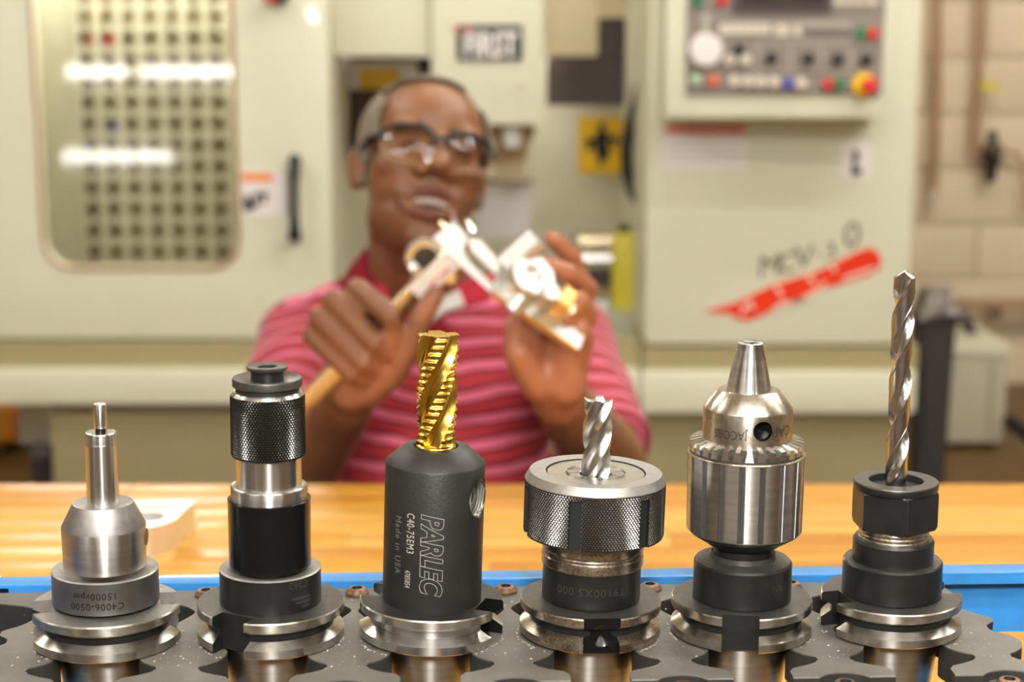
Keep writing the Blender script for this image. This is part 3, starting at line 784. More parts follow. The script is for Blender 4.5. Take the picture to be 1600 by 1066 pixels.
c = bmesh.new(); vprism(c, round_poly(wx0, wx1, wz0, wz1, .07), MY-.2, MY+.2)
bmesh.ops.translate(c, verts=c.verts, vec=-mill.location); boolean(door, [c])
bm = bmesh.new()   # rubber gasket round the window
gp = [(x, MY-.002, z) for x, z in round_poly(wx0, wx1, wz0, wz1, .07)]; add_tube(bm, gp, .005, 8, closed=True); obj('window_gasket', bm, 'copper', door, world=True)
# glass pane, leaning back a little inside its opening
M['pane'] = bpy.data.materials.new('door_glass'); M['pane'].use_nodes = True
def glassy(m, tint, base, rough=.02, ior=1.5):
    nt = m.node_tree; nt.nodes.clear(); o_ = nt.nodes.new('ShaderNodeOutputMaterial')
    tr = nt.nodes.new('ShaderNodeBsdfTransparent'); tr.inputs[0].default_value = tint
    gl = nt.nodes.new('ShaderNodeBsdfGlossy'); gl.inputs['Roughness'].default_value = rough
    fr = nt.nodes.new('ShaderNodeFresnel'); fr.inputs[0].default_value = ior
    ad = nt.nodes.new('ShaderNodeMath'); ad.operation = 'ADD'; ad.inputs[1].default_value = base; ad.use_clamp = True
    mx = nt.nodes.new('ShaderNodeMixShader')
    nt.links.new(fr.outputs[0], ad.inputs[0]); nt.links.new(ad.outputs[0], mx.inputs[0])
    nt.links.new(tr.outputs[0], mx.inputs[1]); nt.links.new(gl.outputs[0], mx.inputs[2]); nt.links.new(mx.outputs[0], o_.inputs[0])
glassy(M['pane'], (.96, .95, .91, 1), .0, .05)
bm = bmesh.new(); H_ = wz1-wz0; tl = R(10.4)
a = [bm.verts.new(p) for p in ((wx0-.02, MY+.045, wz0-.01), (wx1+.02, MY+.045, wz0-.01), (wx1+.02, MY+.045+math.tan(tl)*H_, wz1), (wx0-.02, MY+.045+math.tan(tl)*H_, wz1))]
bm.faces.new(a); bmesh.ops.solidify(bm, geom=bm.faces[:], thickness=.004); obj('window_pane', bm, 'pane', door, world=True)
# inside the door: pale liner and a lattice guard before a dim backing
GY = MY+.30
part('interior_liner', [(-60, -330, 470, 470, GY+.08, .02)], 'inner', mill)
part('interior_side', [(-10, -300, 118, 455, GY+.01, .04)], 'cream', mill)
for k in range(9):
    xx = 117 + k*34.0
    part('lattice_bar', [(xx-5, -300, xx+5, 455, GY, .012)], 'cream', mill)
for k in range(23):
    yy = -290 + k*33.4
    part('lattice_bar', [(112, yy-5, 400, yy+5, GY+.013, .01)], 'cream', mill)
part('lattice_backing', [(112, -300, 410, 455, GY+.05, .01)], mat('dim_backing', srgb(172, 160, 124), .6), mill)
bm = bmesh.new(); a_, b_, c_, d_ = wrect(70, -150, 350, -145, GY-.10); add_tube(bm, [(a_, GY-.10, c_), (b_, GY-.10, c_)], .012, 12); obj('added_door_light', bm, mat('added_door_glow', (1, .95, .86, 1), .4, emit=170), mill, world=True)  # unseen glowing tube added to brighten the space behind the window
for xx, yy, m_ in ((148, 62, 'btnred'), (176, 62, 'btnred'), (178, 206, 'btnblue')):
    part('loose_part', [(xx-11, yy-11, xx+11, yy+11, GY+.03, .015)], m_, mill, bev=.004)
# door furniture
bm = bmesh.new(); hp = [P(460, y, MY-.05) for y in (262, 290, 330, 356)]
add_tube(bm, [P(460, 250, MY), P(460, 250, MY-.035)] + hp + [P(460, 368, MY-.035), P(460, 368, MY)], [.016, .017, .0125, .0105, .0105, .0125, .017, .016], 14)
obj('handle', bm, 'black', door, world=True)
part('handle_plate', [(446, 244, 482, 374, MY-.002, .002)], 'cream', door)
part('warning_label', [(376, 268, 450, 338, MY-.002, .002)], 'white', door)
part('label_strip', [(377, 271, 426, 283, MY-.003, .002)], 'orange', door)
bm = bmesh.new()
for q in ((380, 306, 392, 330), (388, 318, 402, 326), (396, 302, 404, 322), (404, 300, 418, 308), (410, 304, 416, 318)): wbox(bm, *q, MY-.003, .001)
obj('label_print', bm, 'black', door, world=True)
bm = bmesh.new(); c = P(424, -6, MY-.02); vdisc(bm, c, .017, .03, rim=.004); obj('red_knob', bm, 'btnred', door, world=True)
bm = bmesh.new(); c = P(440, -6, MY-.005); vdisc(bm, c, .017, .03, rim=.004); obj('knob_collar', bm, 'black', door, world=True)
# sill bands and base, left bay
part('sill_band', [(-230, 531, 1000, 579, MY+.005, .05)], 'khaki', mill)
part('apron', [(-230, 579, 1000, 633, MY-.03, .12)], 'cream', mill, bev=.008)
part('shadow_gap', [(80, 633, 1000, 644, MY+.03, .08)], 'base_grey', mill)
x0, x1, z0, z1 = wrect(82, 644, 1000, 800, MY)
bm = bmesh.new(); add_box(bm, (x0, MY+.005, .0), (x1, MY+1.4, z1)); obj('machine_base', bm, 'base_grey', mill, world=True)
# open bay with spindle
BY = MY+.95
part('bay_back', [(470, -260, 1060, 640, BY, .04)], 'inner', mill)
x0, x1, z0, z1 = wrect(497, -260, 514, 530, MY)
bm = bmesh.new(); add_box(bm, (x0, MY+.05, z0), (x1, BY, z1)); obj('bay_side', bm, 'inner', mill, world=True)
part('top_cover', [(519, -260, 671, 88, MY+.15, .3)], 'cream', mill, bev=.01)
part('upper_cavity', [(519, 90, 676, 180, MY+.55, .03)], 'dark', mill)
pl = part('slide_plate', [(530, 97, 652, 140, MY+.45, .02)], 'white', mill)
part('yellow_label', [(561, 107, 623, 139, MY+.445, .004)], 'yellow', pl)
part('slide_cover', [(517, 140, 604, 250, MY+.42, .06)], 'brown_gloss', mill)
part('slide_wiper', [(517, 250, 604, 270, MY+.41, .07)], 'copper', mill)
bm = bmesh.new(); add_tube(bm, [P(540, 100, MY+.40), P(540, 248, MY+.40)], .009, 14); obj('slide_glint_rod', bm, 'chrome', mill, world=True)  # rod added in place of the tall highlight on the glossy cover
bm = bmesh.new(); a_, b_, c_, d_ = wrect(700, 40, 840, 60, MY+.78); add_tube(bm, [(a_, MY+.78, c_), (b_, MY+.78, c_)], .016, 12); obj('added_bay_light', bm, mat('added_bay_glow', (.98, .97, .93, 1), .4, emit=40), mill, world=True)  # unseen glowing tube added behind the head to brighten the bay
sh = part('spindle_head', [(672, -260, 852, 196, MY+.12, .5)], 'cream', mill, bev=.012)
sg = part('name_plate', [(714, 39, 816, 95, MY+.114, .006)], 'black', sh)
flat_text(sh, 'lettering', 'FIRST', .085, 766, 72, MY+.112, 'white', sx=.66, offset=.003)
flat_text(sh, 'lettering', 'THE', .03, 722, 47, MY+.112, 'redlabel')
bm = bmesh.new(); vdisc(bm, P(813, 136, MY+.118), .013, .003); obj('emblem', bm, 'inner', sh, world=True)
bm = bmesh.new(); add_lathe(bm, [(0, .02), (.055, .02), (.06, -.01), (.042, -.03), (.036, -.075), (0, -.075)][::-1], 40)
cc = P(800, 205, MY+.3); bmesh.ops.translate(bm, verts=bm.verts, vec=cc); obj('spindle', bm, 'copper', mill, world=True)
bm = bmesh.new(); add_lathe(bm, [(0, -.03), (.02, -.028), (.024, 0), (.022, .022), (0, .024)], 32); bmesh.ops.translate(bm, verts=bm.verts, vec=P(800, 212, MY+.2)); obj('spindle_glint', bm, mat('white_painted_glint', srgb(245, 245, 245), .15), mill, world=True)  # white body painted as the bright spot of light at the spindle
part('tool_column', [(772, 226, 826, 284, MY+.45, .08)], 'block', mill, bev=.006)
part('chart', [(746, 284, 829, 372, MY+.6, .006)], mat('lavender_white_sheet', srgb(226, 220, 220), .6), mill)
part('chart_clip', [(744, 280, 831, 286, MY+.59, .012)], 'plum', mill)
part('cable_box', [(852, -260, 936, 88, MY+.5, .2)], 'block', mill, bev=.008)
part('rear_guard', [(855, 88, 977, 165, MY+.8, .04), (930, 28, 977, 90, MY+.8, .04)], 'plum', mill)
part('upper_guard', [(930, -260, 1000, 28, MY+.75, .03)], 'block', mill)
ys = part('warning_sign', [(904, 183, 979, 271, MY+.9, .006)], 'yellow', mill)
bm = bmesh.new()
for q in ((936, 192, 946, 214), (930, 206, 950, 240), (914, 216, 934, 226), (946, 212, 968, 222), (934, 236, 942, 260), (942, 228, 952, 250), (918, 222, 926, 236), (956, 220, 962, 232)): wbox(bm, *q, MY+.896, .003)
obj('sign_figure', bm, 'black', ys, world=True)
for dx in (0, 7):
    bm = bmesh.new(); pts = [P(x+dx, y, MY+.35+.01*dx) for x, y in ((1010, 105), (996, 145), (982, 190), (975, 230), (976, 265), (984, 298), (996, 318), (1014, 332))]
    add_tube(bm, smooth3(pts) if False else pts, .010, 10); obj('hose', bm, 'rubber', mill, world=True)
part('bay_post', [(981, -260, 1012, 130, MY+.4, .05)], 'inner', mill)
part('table', [(880, 490, 1008, 640, MY+.3, .3)], mat('pale_green_grey', srgb(188, 190, 164), .5), mill, bev=.006)
# right pillar with control box
PY = MY-.02
part('pillar', [(1011, -260, 1437, 541, PY, 1.0)], 'cream', mill, bev=.02)
part('pillar_band', [(1003, 541, 1434, 581, PY+.01, 1.0)], 'khaki', mill)
part('pillar_apron', [(1002, 581, 1432, 647, PY-.01, 1.0)], 'cream', mill, bev=.01)
x0, x1, z0, z1 = wrect(1002, 647, 1412, 800, PY)
bm = bmesh.new(); add_box(bm, (x0, PY+.03, 0), (x1, PY+1.0, z1)); obj('pillar_base', bm, 'base_grey', mill, world=True)
CY = PY-.16
box_ = part('control_box', [(1041, -260, 1396, 186, CY, .16)], 'cream', mill, bev=.012)
cp = part('control_panel', [(1074, -180, 1384, 149, CY-.006, .008)], 'panelgrey', mill)
FY = CY-.006
part('screen_bezel', [(1146, -150, 1302, 22, FY-.004, .004)], 'plum', cp)
part('screen', [(1158, -140, 1290, 10, FY-.006, .003)], 'screen', cp)
for i in range(5):
    for j in range(5): part('key', [(1304+i*14, -58+j*14, 1315+i*14, -47+j*14, FY-.006, .006)], 'offwhite', cp)
for j in range(7): part('indicator', [(1125+j*11.5, 37, 1135+j*11.5, 54, FY-.004, .004)], 'offwhite', cp)
for x in (1216, 1228, 1246): part('indicator', [(x-5, 38, x+6, 56, FY-.004, .004)], 'offwhite', cp)
part('legend_strip', [(1256, 34, 1330, 43, FY-.002, .002)], 'linegrey', cp)
part('legend_line', [(1256, 50, 1332, 54, FY-.002, .002)], 'plum', cp)
for x in (1128, 1184, 1236, 1284, 1330): part('legend_box', [(x-1.5, 62, x+1.5, 112, FY-.001, .001)], 'linegrey', cp)
part('legend_box', [(1184, 62, 1376, 65, FY-.001, .001), (1184, 109, 1376, 112, FY-.001, .001)], 'linegrey', cp)
def knob(name, px, py, rpx, m_, d=.012):
    bm = bmesh.new(); c = P(px, py, FY); vdisc(bm, c, rpx*FY/FPX, d, rim=.003); return obj(name, bm, m_, cp, world=True)
knob('handwheel', 1102, 78, 25, 'white', .02); knob('jog_lamp', 1101, 32, 10, 'linegrey', .008); knob('jog_key', 1102, 46, 6, 'palegreen', .008)
for x, y in ((1154, 77), (1204, 90), (1262, 91), (1308, 92), (1352, 93)): knob('selector_knob', x, y, 9, 'black', .018)
for x, y in ((1140, 94), (1164, 94)): knob('button', x, y, 9, 'offwhite')
for x, y, m_ in ((1088, 125, 'palegreen'), (1114, 126, 'salmon'), (1147, 127, 'offwhite'), (1168, 128, 'offwhite'), (1188, 129, 'offwhite'), (1209, 129, 'offwhite'), (1231, 131, 'btnblue'), (1251, 131, 'offwhite'),
                 (1293, 132, 'btnred'), (1311, 132, 'green'), (1345, 52, 'green'), (1363, 53, 'btnred'), (1090, 1, 'green'), (1128, 1, 'btnred')): knob('button', x, y, 9, m_)
knob('stop_ring', 1349, 133, 18, 'yellow', .014); knob('stop_button', 1355, 133, 12, 'btnred', .04)
lb = part('safety_label', [(1036, 198, 1167, 265, PY-.003, .003)], 'white', mill)
part('label_strip', [(1039, 197, 1165, 208, PY-.004, .003)], 'redlabel', lb)
for k in range(4): part('label_print', [(1046, 218+k*11, 1158, 220+k*11, PY-.0035, .001)], 'offwhite', lb)
x0, x1, z0, z1 = wrect(1313, 220, 1361, 280, PY)
bm = bmesh.new(); vprism(bm, round_poly(x0, x1, z0, z1, .018), PY-.003, PY); bd = obj('badge', bm, 'white', mill, world=True)
part('badge_print', [(1332, 234, 1338, 262, PY-.004, .001), (1330, 262, 1346, 274, PY-.004, .001), (1338, 240, 1343, 250, PY-.004, .001)], 'black', bd)
DK = mat('faded_dark_lettering', srgb(96, 90, 66), .6)
for s, x, y, sz, r_ in (('M', 1200, 417, .075, 8), ('C', 1227, 413, .07, 10), ('V', 1253, 403, .08, 12), ('-', 1275, 394, .06, 14), ('3', 1296, 394, .06, 16), ('0', 1328, 370, .09, 14)):
    flat_text(mill, 'lettering', s, sz, x, y, PY, DK, rotdeg=r_, shear=.2)
sw = [(1100, 487), (1140, 476), (1152, 472), (1180, 458), (1206, 446), (1240, 436), (1275, 425), (1310, 408), (1345, 391), (1360, 387), (1371, 393), (1377, 406), (1373, 420), (1355, 431), (1320, 441), (1286, 452), (1260, 464), (1225, 476), (1195, 490), (1172, 500), (1152, 499), (1142, 490), (1122, 489)]
bm = bmesh.new(); vprism(bm, [(P(x, y, PY).x, P(x, y, PY).z) for x, y in sw[::-1]], PY-.003, PY-.0005); bmesh.ops.triangulate(bm, faces=bm.faces[:]); swo = obj('red_brush_stroke', bm, 'red', mill, world=True)
PKW = mat('pinkish_white', srgb(250, 214, 196), .5)
for st in (((1158, 492), (1166, 478), (1172, 470), (1176, 484)), ((1206, 486), (1222, 474), (1240, 472), (1262, 462), (1284, 450), (1290, 440)), ((1212, 447), (1222, 462)), ((1262, 431), (1274, 444)), ((1298, 414), (1306, 424)), ((1318, 436), (1334, 430), (1352, 424), (1366, 418)), ((1228, 480), (1250, 468), (1270, 466))):
    bm = bmesh.new()
    for p, q in zip(st, st[1:]):
        a, b = P(*p, PY-.004), P(*q, PY-.004); d = (b-a).normalized(); nn = Vector((-d.z, 0, d.x))*.0042
        bm.faces.new([bm.verts.new(v) for v in (a-nn, b-nn, b+nn, a+nn)])
    obj('brush_lettering', bm, PKW, swo, world=True, sharp=None)

# things inside and beside the machine
vs_ = thing('machine_vise', 'shiny steel vise and bar stock on the machine table beside the yellow jug', 'vise', P(925, 488, MY+.45))
def hcyl(bm, x0, y0, x1, y1, Y, mi=0):
    a, b = P(x0, (y0+y1)/2, Y), P(x1, (y0+y1)/2, Y); add_tube(bm, [a, b], (P(0, y0, Y).z-P(0, y1, Y).z)/2, 20, mi)
bm = bmesh.new(); a, b = P(897, 402, MY+.4), P(897, 362, MY+.4); add_tube(bm, [a, b], .013, 18); obj('post', bm, 'alu', vs_, world=True)
bm = bmesh.new(); hcyl(bm, 903, 366, 972, 391, MY+.42); obj('upper_bar', bm, 'calsteel', vs_, world=True)
bm = bmesh.new(); hcyl(bm, 890, 394, 970, 420, MY+.4); obj('screw', bm, 'chrome', vs_, world=True)
bm = bmesh.new(); wbox(bm, 893, 422, 968, 450, MY+.42, .12, bev=.008); obj('jaw', bm, 'plum', vs_, world=True)
bm = bmesh.new(); wbox(bm, 905, 448, 965, 490, MY+.43, .12, bev=.008); obj('base', bm, 'khaki', vs_, world=True)
bm = bmesh.new(); hcyl(bm, 921, 467, 951, 487, MY+.41); obj('end_cap', bm, 'alu_white', vs_, world=True)
jg = thing('coolant_jug', 'yellow-green plastic jug on the machine table beside the cream pillar', 'jug', P(984, 488, MY+.4))
bm = bmesh.new(); a, b, c_, d_ = wrect(957, 366, 1016, 488, MY+.36); add_box(bm, (a, MY+.36, c_), (b, MY+.46, d_), bev=.018); obj('bottle', bm, 'jug', jg, world=True)
bm = bmesh.new(); add_tube(bm, [P(975, 368, MY+.41), P(975, 352, MY+.41)], .016, 16); obj('cap', bm, 'black', jg, world=True)

# right-hand background
bm = bmesh.new(); add_tube(bm, [P(1466, -260, 6.2), P(1464, 150, 6.2), P(1459, 300, 6.2)], .016, 12)
co = tag(obj('wall_conduit', bm, 'copper', world=True), 'long straight brown conduit running down the block wall next to the machine', 'conduit')
bm = bmesh.new(); add_tube(bm, [P(1459, 296, 6.19), P(1458, 322, 6.19)], .009, 10); add_tube(bm, [P(1459, 304, 6.19), P(1459, 312, 6.19)], .017, 12); obj('end_fitting', bm, 'offwhite', co, world=True)
al = thing('air_line', 'brown air pipe with black pressure regulator at the right edge', 'air regulator', P(1530, 250, 6.18))
bm = bmesh.new(); add_tube(bm, [P(1538, -260, 6.2), P(1530, 120, 6.2), P(1522, 225, 6.2), P(1526, 238, 6.2), P(1545, 240, 6.2)], .015, 12); obj('pipe', bm, 'copper', al, world=True)
bm = bmesh.new(); add_tube(bm, [P(1551, 205, 6.17), P(1551, 222, 6.17), P(1551, 226, 6.17), P(1550, 252, 6.17), P(1549, 256, 6.17), P(1547, 284, 6.17)], [.016, .018, .034, .034, .024, .018], 18); obj('regulator', bm, 'black', al, world=True)
bm = bmesh.new(); vdisc(bm, P(1552, 232, 6.135), .024, .02, rim=.004); obj('gauge', bm, 'chrome', al, world=True)
bm = bmesh.new(); add_tube(bm, [P(1566, 236, 6.2), P(1588, 240, 6.2), P(1600, 256, 6.2), P(1606, 330, 6.2)], .008, 10); obj('hose', bm, 'copper', al, world=True)
part('yellow_tag', [(1532, 128, 1561, 142, 6.17, .004)], 'jug', al)
rl = thing('wall_rail', 'tan timber rail on the wall at far right', 'rail', P(1560, 484, 6.1))
part('rail', [(1498, 470, 1760, 484, 6.1, .06)], 'copper', rl, bev=.004)
for x in (1560, 1700): part('bracket', [(x-5, 476, x+5, 496, 6.12, .17)], 'plum', rl)
tb = thing('trash_bin', 'tall dark plastic trash bin standing behind the twist drill', 'trash bin', (P(1468, 600, 4.7).x, 4.8, 0))
bx = tb.location.x
bm = bmesh.new(); za = P(0, 506, 4.7).z
def taper_box(bm, cx, cy, w0, w1, za, zb, mi=0):
    lo = [bm.verts.new((cx+sx*w0, cy+sy*w0, za)) for sx, sy in ((-1, -1), (1, -1), (1, 1), (-1, 1))]; hi = [bm.verts.new((cx+sx*w1, cy+sy*w1, zb)) for sx, sy in ((-1, -1), (1, -1), (1, 1), (-1, 1))]
    bm.faces.new(lo[::-1]); bm.faces.new(hi)
    for k in range(4): bm.faces.new((lo[k], lo[(k+1) % 4], hi[(k+1) % 4], hi[k]))
taper_box(bm, bx, 4.8, .042, .054, 0, za); bmesh.ops.bevel(bm, geom=bm.edges[:], offset=.012, segments=2, affect='EDGES'); obj('bin_body', bm, 'bin', tb, world=True)
bm = bmesh.new(); taper_box(bm, bx, 4.8, .059, .057, za-.012, za+.012); obj('rim', bm, 'rubber', tb, world=True)
bm = bmesh.new(); taper_box(bm, bx+.005, 4.8, .056, .035, za+.012, za+.085); bmesh.ops.subdivide_edges(bm, edges=bm.edges[:], cuts=5, use_grid_fill=True)
for v in bm.verts: v.co += noise.noise_vector(v.co*22)*.016
obj('bin_liner', bm, 'liner', tb, world=True, sharp=20)
cb = thing('equipment_cabinet', 'low pale equipment cabinet on feet by the block wall', 'cabinet', (P(1530, 690, 5.3).x, 5.5, 0))
a, b, c_, d_ = wrect(1482, 556, 1572, 692, 5.3)
bm = bmesh.new(); add_box(bm, (a, 5.3, c_), (b, 5.75, d_), bev=.006); obj('cabinet_body', bm, 'cabinet', cb, world=True)
bm = bmesh.new(); add_box(bm, (a-.005, 5.29, d_), (b+.005, 5.75, d_+.035), bev=.006); obj('cabinet_top', bm, 'jug' if False else 'cream', cb, world=True)
bm = bmesh.new(); add_box(bm, (b-.055, 5.295, c_+.02), (b-.045, 5.302, d_-.02)); obj('door_seam', bm, 'khaki', cb, world=True)
for sx in (a+.03, b-.03):
    for y in (5.36, 5.68):
        bm = bmesh.new(); add_tube(bm, [(sx-.012, y, .03), (sx+.012, y, .03)], .03, 16); add_box(bm, (sx-.01, y-.01, .03), (sx+.01, y+.01, c_)); obj('caster', bm, 'rubber', cb, world=True)
bm = bmesh.new(); p1, p2 = P(1487, 480, 5.5), P(1524, 536, 5.5); add_tube(bm, [p1, (p1+p2)/2+Vector((.01, 0, .01)), p2], .02, 10)
lamp = tag(obj('pry_bar', bm, 'plum', world=True), 'dark angled bar leaning above the pale cabinet', 'bar')
bm = bmesh.new(); add_tube(bm, [P(1572, 655, 5.2), P(1600, 676, 5.2), P(1680, 740, 5.2)], .022, 10)
tag(obj('floor_pipe', bm, 'rubber', world=True), 'black pipe leaning down to the floor at the right edge', 'pipe')
pd = thing('pallet_stack', 'orange timber block at the left edge behind the machine foot', 'timber', P(-40, 690, 5.2))
a, b, c_, d_ = wrect(-160, 640, 25, 690, 5.2)
bm = bmesh.new(); add_box(bm, (a, 5.2, c_), (b, 5.5, d_), bev=.004); obj('timber', bm, 'pallet', pd, world=True)
bm = bmesh.new(); add_box(bm, (a+.02, 5.24, 0), (b-.06, 5.46, c_), bev=.004); obj('bearer', bm, 'floor', pd, world=True)
ft = thing('rolling_stand', 'pale rolling stand with dark caster left of the machine base', 'stand', P(55, 700, MY+.3))
part('foot_post', [(27, 630, 82, 694, MY+.3, .2)], 'cabinet', ft, bev=.006)
bm = bmesh.new(); add_tube(bm, [P(62, 705, MY+.27), P(62, 705, MY+.33)], .026, 18); obj('caster', bm, 'plum', ft, world=True)
a, b, c_, d_ = wrect(40, 694, 70, 712, MY+.3); bm = bmesh.new(); add_box(bm, (a, MY+.34, 0), (b, MY+.42, d_)); obj('stem', bm, 'plum', ft, world=True)

# ------------------------------------------------------------------ the man behind the bench
def skin_mat():
    m = bpy.data.materials.new('brown_skin'); m.use_nodes = True; nt = m.node_tree; b = nt.nodes['Principled BSDF']
    at = nt.nodes.new('ShaderNodeAttribute'); at.attribute_name = 'skin_tone'
    nt.links.new(at.outputs['Color'], b.inputs['Base Color']); b.inputs['Roughness'].default_value = .42
    b.inputs['Subsurface Weight'].default_value = .08; b.inputs['Subsurface Radius'].default_value = (.012, .004, .002); b.inputs['Subsurface Scale'].default_value = .4
    tc = nt.nodes.new('ShaderNodeTexCoord'); n2 = nt.nodes.new('ShaderNodeTexNoise'); n2.inputs['Scale'].default_value = 160
    bp = nt.nodes.new('ShaderNodeBump'); bp.inputs['Strength'].default_value = .2; bp.inputs['Distance'].default_value = .001
    nt.links.new(tc.outputs['Object'], n2.inputs[0]); nt.links.new(n2.outputs[0], bp.inputs['Height']); nt.links.new(bp.outputs[0], b.inputs['Normal'])
    return m
M['skin'] = skin_mat()
man = thing('person', 'man in red striped polo shirt and safety glasses measuring a part with a caliper', 'person', (-.1, 2.28, 0))
HEADC = P(660, 266, 2.20)
HR = Matrix.Rotation(R(0), 3, 'Z')
# head-local axes: x to image right, y to the face's front, z up
hx = Vector((1, 0, 0)); hy = Vector((0, -1, 0)); hz = Vector((0, 0, 1))
base = Matrix((hx, hy, hz)).transposed()
yaw, pitch, roll = R(12), R(19), R(10.5)
rot = Matrix.Rotation(yaw, 3, 'Z') @ Matrix.Rotation(roll, 3, 'Y') @ Matrix.Rotation(-pitch, 3, 'X') @ base
HM = Matrix.Translation(HEADC) @ rot.to_4x4()
HMI = HM.inverted()
def hp_(x, y, z): return HM @ Vector((x, y, z))
bm = bmesh.new()
def he(c, r): add_ell(bm, hp_(*c), r, rot=rot)
he((0, -.012, .038), (.078, .100, .079)); he((0, .030, .042), (.067, .066, .062)); he((0, .026, -.022), (.071, .066, .076))
he((0, .032, -.076), (.060, .056, .048)); he((0, .066, -.104), (.027, .023, .021))
for s in (-1, 1):
    he((s*.046, .050, -.016), (.025, .031, .022)); he((s*.040, .016, -.070), (.026, .042, .036)); he((s*.028, .078, .032), (.030, .014, .010))
    he((s*.032, .076, .010), (.018, .012, .012)); he((s*.0175, .098, -.026), (.0125, .0125, .0095)); he((s*.022, .076, -.054), (.023, .013, .024))
    add_ell(bm, hp_(s*.080, -.014, -.008), (.008, .017, .031), rot=rot @ Matrix.Rotation(s*.35, 3, 'Z'))
    add_ell(bm, hp_(s*.083, -.020, .004), (.006, .018, .018), rot=rot @ Matrix.Rotation(s*.45, 3, 'Z'))
add_cap(bm, hp_(0, .088, .024), hp_(0, .107, -.013), .010, .0125); he((0, .112, -.020), (.0150, .013, .0115))
add_cap(bm, hp_(-.027, .083, -.056), hp_(0, .096, -.0505), .0055, .0075); add_cap(bm, hp_(.027, .083, -.056), hp_(0, .096, -.0505), .0055, .0075)
add_cap(bm, hp_(-.027, .081, -.074), hp_(0, .092, -.079), .0065, .0095); add_cap(bm, hp_(.027, .081, -.074), hp_(0, .092, -.079), .0065, .0095)
NB_ = P(655, 455, 2.26)
add_cap(bm, hp_(0, -.022, -.055), NB_, .060, .066); add_cap(bm, hp_(0, .012, -.085), NB_ + Vector((0, -.02, -.01)), .046, .052)
S1, S2 = Vector((-.275, 2.25, .925)), Vector((.070, 2.25, .922))
E1, E2 = P(446, 772, 1.99), P(958, 730, 1.98)
W1, W2 = P(542, 630, 1.735), P(874, 622, 1.715)
CX = (S1.x+S2.x)/2
def torso(bm, g):
    add_ell(bm, (CX, 2.27, .86), (.178+g, .112+g, .15+g)); add_ell(bm, (CX, 2.25, .70), (.168+g, .125+g, .18+g)); add_ell(bm, (CX, 2.29, .53), (.168+g, .135+g, .13+g))
    add_ell(bm, (CX, 2.27, .935), (.145+g, .085+g, .075+g))
    add_cap(bm, S1, S2, .055+g, .055+g)
    for s in (S1, S2): add_cap(bm, NB_+Vector((0, .03, -.01)), s+Vector((0, .01, .005)), .052+g, .050+g)
torso(bm, -.010)
def arm(bm, s, e, wr):
    add_cap(bm, s, e, .050, .041); m_ = e.lerp(wr, .3); add_cap(bm, e, m_, .041, .043); add_cap(bm, m_, wr, .043, .0285)
arm(bm, S1, E1, W1); arm(bm, S2, E2, W2)
def finger(pts, rs):
    pts = [P(*p) for p in pts]
    for k in range(len(pts)-1): add_cap(bm, pts[k], pts[k+1], rs[k], rs[k+1], seg=16)
# his right hand, a fist round the caliper beam
add_cap(bm, W1, P(560, 575, 1.715), .028, .033); add_ell(bm, P(556, 535, 1.715), (.037, .022, .036)); add_ell(bm, P(585, 505, 1.713), (.028, .02, .03))
finger([(600, 500, 1.712), (559, 452, 1.688), (610, 494, 1.652), (616, 532, 1.662)], [.013, .0118, .0105, .0088])
finger([(575, 520, 1.712), (521, 470, 1.684), (585, 535, 1.650), (606, 553, 1.664)], [.013, .0122, .0108, .0090])
finger([(560, 545, 1.712), (501, 497, 1.684), (567, 566, 1.651), (584, 577, 1.666)], [.013, .0118, .0104, .0088])
finger([(550, 570, 1.712), (488, 525, 1.688), (549, 584, 1.656), (566, 594, 1.668)], [.0125, .0108, .0094, .0080])
add_cap(bm, P(572, 605, 1.695), P(615, 570, 1.682), .022, .019); add_cap(bm, P(548, 612, 1.695), P(560, 590, 1.684), .022, .016)
finger([(604, 585, 1.684), (634, 548, 1.674), (654, 503, 1.668), (680, 460, 1.668)], [.018, .0145, .0122, .0098])
# his left hand, palm forward under the held part
add_cap(bm, W2, P(866, 585, 1.698), .029, .034); add_ell(bm, P(862, 555, 1.703), (.040, .018, .040)); add_ell(bm, P(823, 558, 1.684), (.019, .019, .031))
add_cap(bm, P(843, 598, 1.686), P(812, 552, 1.672), .020, .016); add_cap(bm, P(884, 602, 1.682), P(892, 556, 1.676), .022, .017)
finger([(814, 552, 1.674), (806, 512, 1.682), (822, 480, 1.697)], [.0155, .0125, .0105])
finger([(858, 530, 1.70), (905, 432, 1.715), (890, 398, 1.695), (863, 374, 1.682)], [.013, .0115, .0102, .0088])
finger([(880, 535, 1.692), (916, 452, 1.690), (886, 428, 1.655), (858, 415, 1.648)], [.013, .0122, .0108, .0092])
finger([(892, 550, 1.684), (917, 492, 1.664), (905, 470, 1.645), (884, 500, 1.642)], [.0125, .0115, .0104, .0088])
finger([(896, 570, 1.678), (914, 530, 1.662), (906, 515, 1.648), (890, 540, 1.645)], [.0115, .0102, .0092, .0080])
# hips, thighs, shins and feet under the bench
for s in (-1, 1):
    hpj = Vector((CX+s*.095, 2.27, .50)); kn = Vector((CX+s*.15, 1.84, .50)); an = Vector((CX+s*.15, 1.90, .09))
    add_cap(bm, hpj, kn, .082, .058); add_cap(bm, kn, an, .055, .038); add_cap(bm, an+Vector((0, .02, -.045)), an+Vector((s*.02, -.16, -.052)), .042, .034)
body = remeshed('body', bm, .0028, 5, None, [M['skin']])
me = body.data
